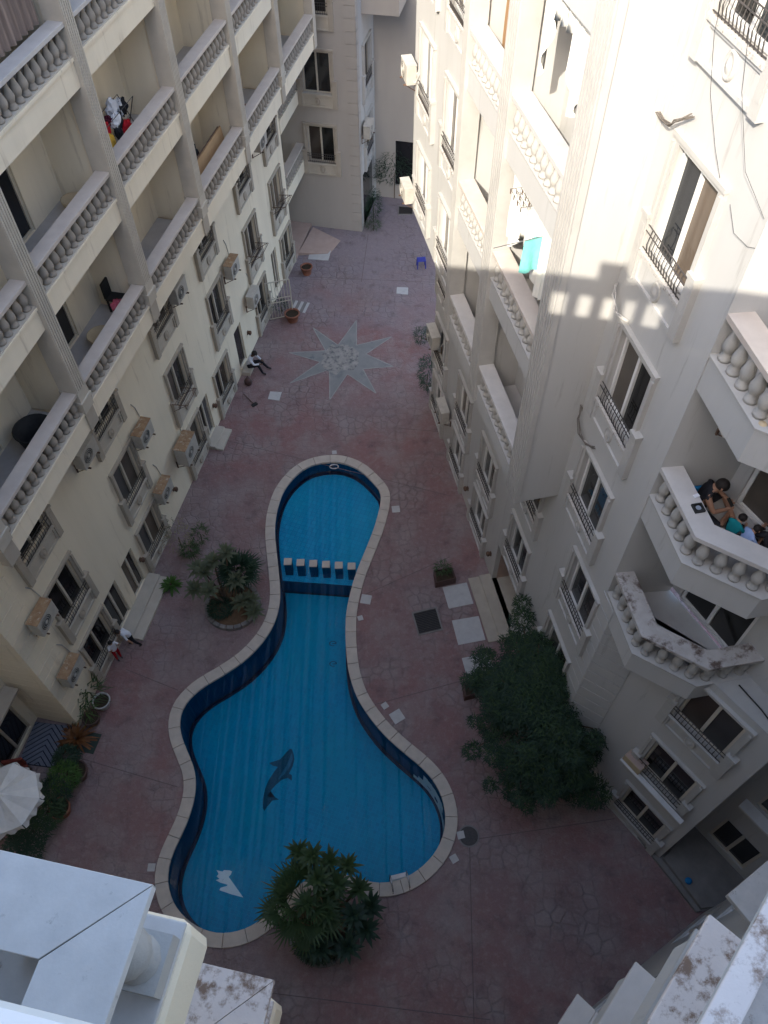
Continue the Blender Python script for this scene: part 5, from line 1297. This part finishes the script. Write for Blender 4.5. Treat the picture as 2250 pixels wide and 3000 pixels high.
cable('thin black wire dropping past the oval medallion to the sunlit window head', [Rp(6.75,.22,19.4),Rp(6.95,.24,18.2),Rp(7.2,.2,17.6),Rp(7.6,.15,17.1),Rp(7.85,.12,16.85)], .008, 'black_rubber')
cable('thin wire hanging free across the sunlit white wall toward the corner', [Rp(7.3,.2,19.0),Rp(7.8,.2,17.9),Rp(8.3,.14,17.2),Rp(8.85,.06,16.9)], .007, 'black_rubber')
cable('thin wire sagging from the window corner across the sunlit wall', [Rp(8.2,.1,16.7),Rp(8.45,.08,16.45),Rp(8.75,.05,16.45),Rp(8.86,.02,16.5)], .007, 'black_rubber')
cable('thick black cable running along the ledge of the angled lower wall', [(6.72,6.2,8.32),(6.85,5.95,8.33),(7.0,5.7,8.32),(7.2,5.2,8.33),(7.3,4.95,8.1)], .035, 'black_rubber')

# small wall lamps of the court
def lamp(label, P, rz, z):
    t = thing('wall_lamp', label, 'lamp', (P[0],P[1],z), rz); MB().box(-.05,.05,-.03,0,-.08,.08).build('backplate', 'iron_rust', t); MB().lathe([(.03,-.1),(.07,-.02),(.08,.06),(.03,.1)], 10, (0,-.10,0)).build('shade', 'iron_rust', t)
for x, lab in ((-12.05,'small brown wall lamp between the two porch doors of the cream wall'),(-5.05,'small brown wall lamp past the step beside the barred ground window'),(-.9,'small brown wall lamp next to the dark open doorway'),(-9.1,'small brown wall lamp on bare cream wall before the pale shrub')): lamp(lab, Lw(x,0), AL, 1.1)
for x, lab in ((.25,'small dark wall lamp between two ground windows of the white wall'),(3.0,'small dark wall lamp beside the white block entrance')): lamp(lab, Rw(x,0), AR, 1.0)
o = MB().lathe([(.05,0),(.09,.03),(.08,.08),(.03,.10)], 12).build('ball', 'blue_cloth', None, True); o.location = (7.75,4.35,.27); tag(o, 'small bright blue ball on the shaded porch', 'ball')
bx = thing('cardboard_box', 'tan cardboard box on the first-floor sill of the angled lower wall', 'box', (6.02,6.42,3.3), R(-54)); MB().box(-.25,.25,-.16,.16,0,.26).build('carton', 'curtain_tan', bx); MB().box(-.24,.24,-.15,.15,.26,.27).build('flap', 'ramp_pink', bx)

# ------------------------------------------------------------------ people: one skinned body each, coloured by region
def person(label, loc, rz, J, E, regions, extra=None, scale=1.0):
    """J: joint -> (pos, radius); E: bones; regions: function(point, nearest bone) -> material index"""
    me = bpy.data.meshes.new('sk'); names = list(J); me.from_pydata([tuple(Vector(J[n][0])*scale) for n in names], [(names.index(a), names.index(b)) for a, b in E], []); me.update()
    ob = bpy.data.objects.new('sk', me); COL.objects.link(ob)
    sm = ob.modifiers.new('s','SKIN'); sm.use_smooth_shade = True
    for i, n in enumerate(names):
        v = me.skin_vertices[0].data[i]; rr = J[n][1]*scale; v.radius = (rr if not isinstance(rr, tuple) else rr[0],)*2; v.use_root = (n == 'pelvis')
    ob.modifiers.new('d','SUBSURF').levels = 2
    dg = bpy.context.evaluated_depsgraph_get(); dg.update(); body = bpy.data.meshes.new_from_object(ob.evaluated_get(dg)); bpy.data.objects.remove(ob)
    body.materials.clear()
    mats, fn = regions
    for m in mats: body.materials.append(MATS[m])
    for p in body.polygons:
        c = p.center; best = min(E, key=lambda e: seg(c, Vector(J[e[0]][0])*scale, Vector(J[e[1]][0])*scale)); p.material_index = fn(c/scale, best)
    body.shade_smooth()
    o = inst('person', body, None, loc, rz); tag(o, label, 'person')
    hd_ = Vector(J['head'][0])*scale; hr = J['head'][1]*scale
    # face: nose, ears, eyes; hair cap
    nd = Vector(extra.get('face',(0,-1,0))).normalized(); up = Vector(extra.get('up',(0,0,1))); sd_ = nd.cross(up).normalized()
    f = MB()
    for q in (-1,1): f.obox(tuple(hd_+sd_*q*hr*1.02-nd*.01), .022*scale,.03*scale,.05*scale)
    f.obox(tuple(hd_+nd*hr*1.05-up*hr*.15), .02*scale,.03*scale,.035*scale); f.build('ears_and_nose', extra.get('skin','skin'), o)
    f = MB()
    for q in (-1,1): f.obox(tuple(hd_+nd*hr*.93+sd_*q*hr*.4+up*hr*.1), .022*scale,.012*scale,.012*scale)
    f.obox(tuple(hd_+nd*hr*.95-up*hr*.5), .04*scale,.012*scale,.01*scale); f.build('eyes_and_mouth', 'hair', o)
    if extra.get('hair',True):
        h = MB(); vs = []; fs = []; n1, n2 = 14, 6
        bk = (up*.8-nd*.45).normalized(); s1 = bk.cross(nd).normalized(); s2 = s1.cross(bk)
        for j in range(n2+1):
            b = 1.75*j/n2
            for i in range(n1):
                a = 2*math.pi*i/n1; q = hr*1.13; vs.append(tuple(hd_+bk*(q*math.cos(b))+(s1*math.cos(a)+s2*math.sin(a))*(q*math.sin(b))))
        for j in range(n2):
            for i in range(n1): fs.append((j*n1+i,(j+1)*n1+i,(j+1)*n1+(i+1)%n1,j*n1+(i+1)%n1))
        h.add(vs, fs).build('hair', 'hair', o, True)
    # hands: palm and five fingers each
    for sfx in ('l','r'):
        w_ = Vector(J['hand_'+sfx][0])*scale; e_ = Vector(J['wrist_'+sfx][0])*scale; d = (w_-e_).normalized(); s_ = d.cross(Vector((0,0,1))); s_ = s_.normalized() if s_.length > .1 else Vector((1,0,0)); n_ = s_.cross(d)
        hm = MB(); hm.tube([tuple(e_), tuple(w_)], [.024*scale,.03*scale], 8)
        for k, L in enumerate((.062,.072,.068,.052)):
            b0 = w_+s_*((k-1.5)*.017*scale); hm.tube([tuple(b0), tuple(b0+d*L*.55*scale), tuple(b0+d*L*.9*scale+n_*.02*scale)], [.009*scale,.008*scale,.006*scale], 5)
        b0 = e_.lerp(w_,.4)-s_*.024*scale; hm.tube([tuple(b0), tuple(b0-s_*.025*scale+d*.03*scale), tuple(b0-s_*.03*scale+d*.055*scale)], [.010*scale,.009*scale,.007*scale], 5)
        hm.build('hand', extra.get('skin','skin'), o, True)
    return o
def seg(p, a, b):
    d = b-a; t = max(0,min(1,(p-a).dot(d)/max(1e-9,d.dot(d)))); return (p-a-d*t).length
BONES = [('pelvis','belly'),('belly','chest'),('chest','neck'),('neck','head'),('chest','sh_l'),('sh_l','el_l'),('el_l','wrist_l'),('wrist_l','hand_l'),('chest','sh_r'),('sh_r','el_r'),('el_r','wrist_r'),('wrist_r','hand_r'),
         ('pelvis','hip_l'),('hip_l','knee_l'),('knee_l','ank_l'),('ank_l','toe_l'),('pelvis','hip_r'),('hip_r','knee_r'),('knee_r','ank_r'),('ank_r','toe_r')]
def regs(shirt, pants, skin='skin', shoe='shoe', sleeve='short', shorts=False):
    def fn(c, e):
        a, b = e; n = b.split('_')[0]
        if n in ('belly','chest') : return 1
        if b == 'neck': return 1
        if b == 'head': return 0
        if n == 'sh': return 1
        if n == 'el': return 1 if sleeve != 'none' else 0
        if n == 'wrist': return 1 if sleeve == 'long' else 0
        if n == 'hand': return 0
        if n in ('hip','knee'): return 2
        if n == 'ank': return 0 if shorts else 2
        return 3
    return ([skin, shirt, pants, shoe], fn)
def pose(**k):
    J = dict(pelvis=((0,0,.92),.13), belly=((0,0,1.08),.125), chest=((0,0,1.32),.15), neck=((0,0,1.47),.055), head=((0,-.02,1.63),.105),
        sh_l=((-.18,0,1.40),.065), el_l=((-.24,.02,1.12),.048), wrist_l=((-.25,-.05,.88),.034), hand_l=((-.25,-.08,.80),.034), sh_r=((.18,0,1.40),.065), el_r=((.24,.02,1.12),.048), wrist_r=((.25,-.05,.88),.034), hand_r=((.25,-.08,.80),.034),
        hip_l=((-.09,0,.86),.095), knee_l=((-.10,-.02,.48),.065), ank_l=((-.10,.01,.08),.045), toe_l=((-.10,-.14,.035),.038), hip_r=((.09,0,.86),.095), knee_r=((.10,-.02,.48),.065), ank_r=((.10,.01,.08),.045), toe_r=((.10,-.14,.035),.038))
    for n, v in k.items(): J[n] = (v, J[n][1])
    return J
# man sitting on the doorstep, faces the court (local -y), arms on knees, head bowed
sit = pose(pelvis=(0,.05,.30), belly=(0,.02,.44), chest=(0,-.10,.68), neck=(0,-.17,.82), head=(0,-.27,.94), sh_l=(-.18,-.10,.76), el_l=(-.25,-.28,.55), wrist_l=(-.14,-.45,.52), hand_l=(-.10,-.53,.50), sh_r=(.18,-.10,.76), el_r=(.25,-.28,.55), wrist_r=(.14,-.45,.52), hand_r=(.10,-.53,.50),
    hip_l=(-.10,0,.28), knee_l=(-.15,-.42,.46), ank_l=(-.15,-.55,.08), toe_l=(-.15,-.70,.035), hip_r=(.10,0,.28), knee_r=(.13,-.40,.46), ank_r=(.20,-.66,.08), toe_r=(.21,-.81,.035))
person('person in a white shirt and dark trousers sitting hunched on the doorstep', Lw(-1.85,.30,0), AL, sit, BONES, regs('white_cloth','black_cloth','skin_dark',sleeve='long'), dict(face=(0,-1,-.5), up=(0,-.4,1), skin='skin_dark'))
# seat under him
ds = thing('door_block', 'low stone block in the dark doorway under the seated person', 'step', Lw(-1.85,.22,0), AL); MB().box(-.36,.36,-.16,.18,0,.17).build('stone', 'cream_trim', ds)
bk = thing('shoe_bag', 'small dark bag on the paving beside the seated person', 'bag', Lw(-2.65,.45,0), AL); MB().lathe([(.10,0),(.15,.06),(.16,.2),(.09,.3),(.05,.32)], 10).build('bag', 'pot_brown', bk, True); MB().tube([(-.06,0,.3),(-.04,0,.42),(.04,0,.42),(.06,0,.3)], .012, 5).build('strap', 'pot_brown', bk)
# child with raised arms reaching to the sill, red trousers
kid1 = pose(wrist_l=(-.20,-.30,1.45), el_l=(-.25,-.16,1.28), hand_l=(-.19,-.34,1.54), wrist_r=(.20,-.30,1.45), el_r=(.25,-.16,1.28), hand_r=(.19,-.34,1.54))
person('child in a striped white top and red trousers reaching toward a cream window', (-8.28,10.98,0), R(50), kid1, BONES, regs('white_cloth','red_cloth'), dict(face=(0,-1,.1)), .66)
kid2 = pose(chest=(0,-.20,1.22), neck=(0,-.32,1.32), head=(0,-.42,1.42), belly=(0,-.06,1.05), sh_l=(-.18,-.2,1.28), sh_r=(.18,-.2,1.28), el_l=(-.26,-.38,1.06), wrist_l=(-.2,-.52,.9), hand_l=(-.19,-.56,.82), el_r=(.3,-.1,1.06), wrist_r=(.34,.02,.86), hand_r=(.36,.04,.78), knee_l=(-.10,-.2,.5), ank_l=(-.12,-.12,.08), toe_l=(-.12,-.27,.035), knee_r=(.12,.08,.48), ank_r=(.14,.3,.10), toe_r=(.15,.17,.035))
person('child in a pale top and black leggings running beside the porch step', (-7.88,11.45,0), R(-75), kid2, BONES, regs('white_cloth','black_cloth'), dict(face=(0,-1,-.2)), .70)
# people on the occupied corner balcony (floor z 11.41)
ZB = 12.29-.88
lounge = pose(pelvis=(0,.0,.12), belly=(0,.05,.28), chest=(0,.02,.52), neck=(0,-.06,.68), head=(0,-.16,.79), sh_l=(-.19,0,.60), el_l=(-.27,-.16,.38), wrist_l=(-.12,-.36,.36), hand_l=(-.07,-.43,.36), sh_r=(.19,0,.60), el_r=(.27,-.16,.38), wrist_r=(.12,-.36,.36), hand_r=(.07,-.43,.36),
    hip_l=(-.10,-.02,.12), knee_l=(-.36,-.34,.18), ank_l=(-.02,-.46,.07), toe_l=(.10,-.50,.05), hip_r=(.10,-.02,.12), knee_r=(.36,-.34,.18), ank_r=(.02,-.56,.07), toe_r=(-.10,-.60,.05))
person('person in a black vest sitting cross-legged with a phone on the corner balcony', (5.42,8.05,ZB), R(70), lounge, BONES, regs('black_cloth','black_cloth',sleeve='none',shorts=True,shoe='skin'), dict(face=(0,-.8,-.6), up=(0,-.5,1)))
ph = MB().box(-.04,.04,-.08,.08,0,.01).build('phone', 'black_rubber'); ph.location = (5.81,7.93,ZB+.40); ph.rotation_euler = (.4,.3,.5); tag(ph, 'dark phone held by the person in the black vest', 'phone')
person('child in a teal shirt sitting on the corner balcony beside the pale blue shirt', (5.80,7.50,ZB), R(120), lounge, BONES, regs('tealdark_cloth','black_cloth'), dict(face=(0,-.9,-.3)), .62)
person('child in a pale blue shirt sitting between teal and black clad people', (5.98,7.32,ZB), R(100), lounge, BONES, regs('lightblue_cloth','grey_cloth'), dict(face=(0,-.9,-.3)), .60)
person('person dressed all in black sitting by the balcony door', (6.3,7.15,ZB), R(170), lounge, BONES, regs('black_cloth','black_cloth',sleeve='long'), dict(face=(0,-.9,-.3)), .85)
bc = MB().obox((0,0,.2),.5,.06,.4).build('blue_cushion', 'blue_cloth', None, bevel=.03); bc.location = (5.25,8.27,ZB); bc.rotation_euler = (0,0,.1); tag(bc, 'blue cushion leaning on the wall behind the person in black vest', 'cushion')
ay = thing('ashtray', 'black square ashtray on the marble rail of the occupied balcony', 'ashtray', (5.0,7.45,12.292), R(10)); MB().box(-.085,.085,-.085,.085,0,.012).build('base','black_rubber',ay); 
for (a_,b_,c_,d_) in ((-.085,.085,-.085,-.06),(-.085,.085,.06,.085),(-.085,-.06,-.06,.06),(.06,.085,-.06,.06)): MB().box(a_,b_,c_,d_,.012,.04).build('rim','black_rubber',ay)
MB().lathe([(.035,.012),(.045,.03)],10).build('ash','grey_cloth',ay)
tp = MB().obox((0,0,.012),.10,.06,.02,.4).build('folded_tissue','white_cloth'); tp.location=(5.03,7.70,12.292); tag(tp,'crumpled white tissue on the marble rail near the ashtray','tissue')
o = MB().lathe([(.0,.18),(.05,.17),(.09,.12),(.1,.05),(.06,0)],10).build('orange_cover','curtain_tan',None,True); o.location=(4.95,6.98,14.62); tag(o,'rounded orange tan cover on the sunlit corner balcony','cover')
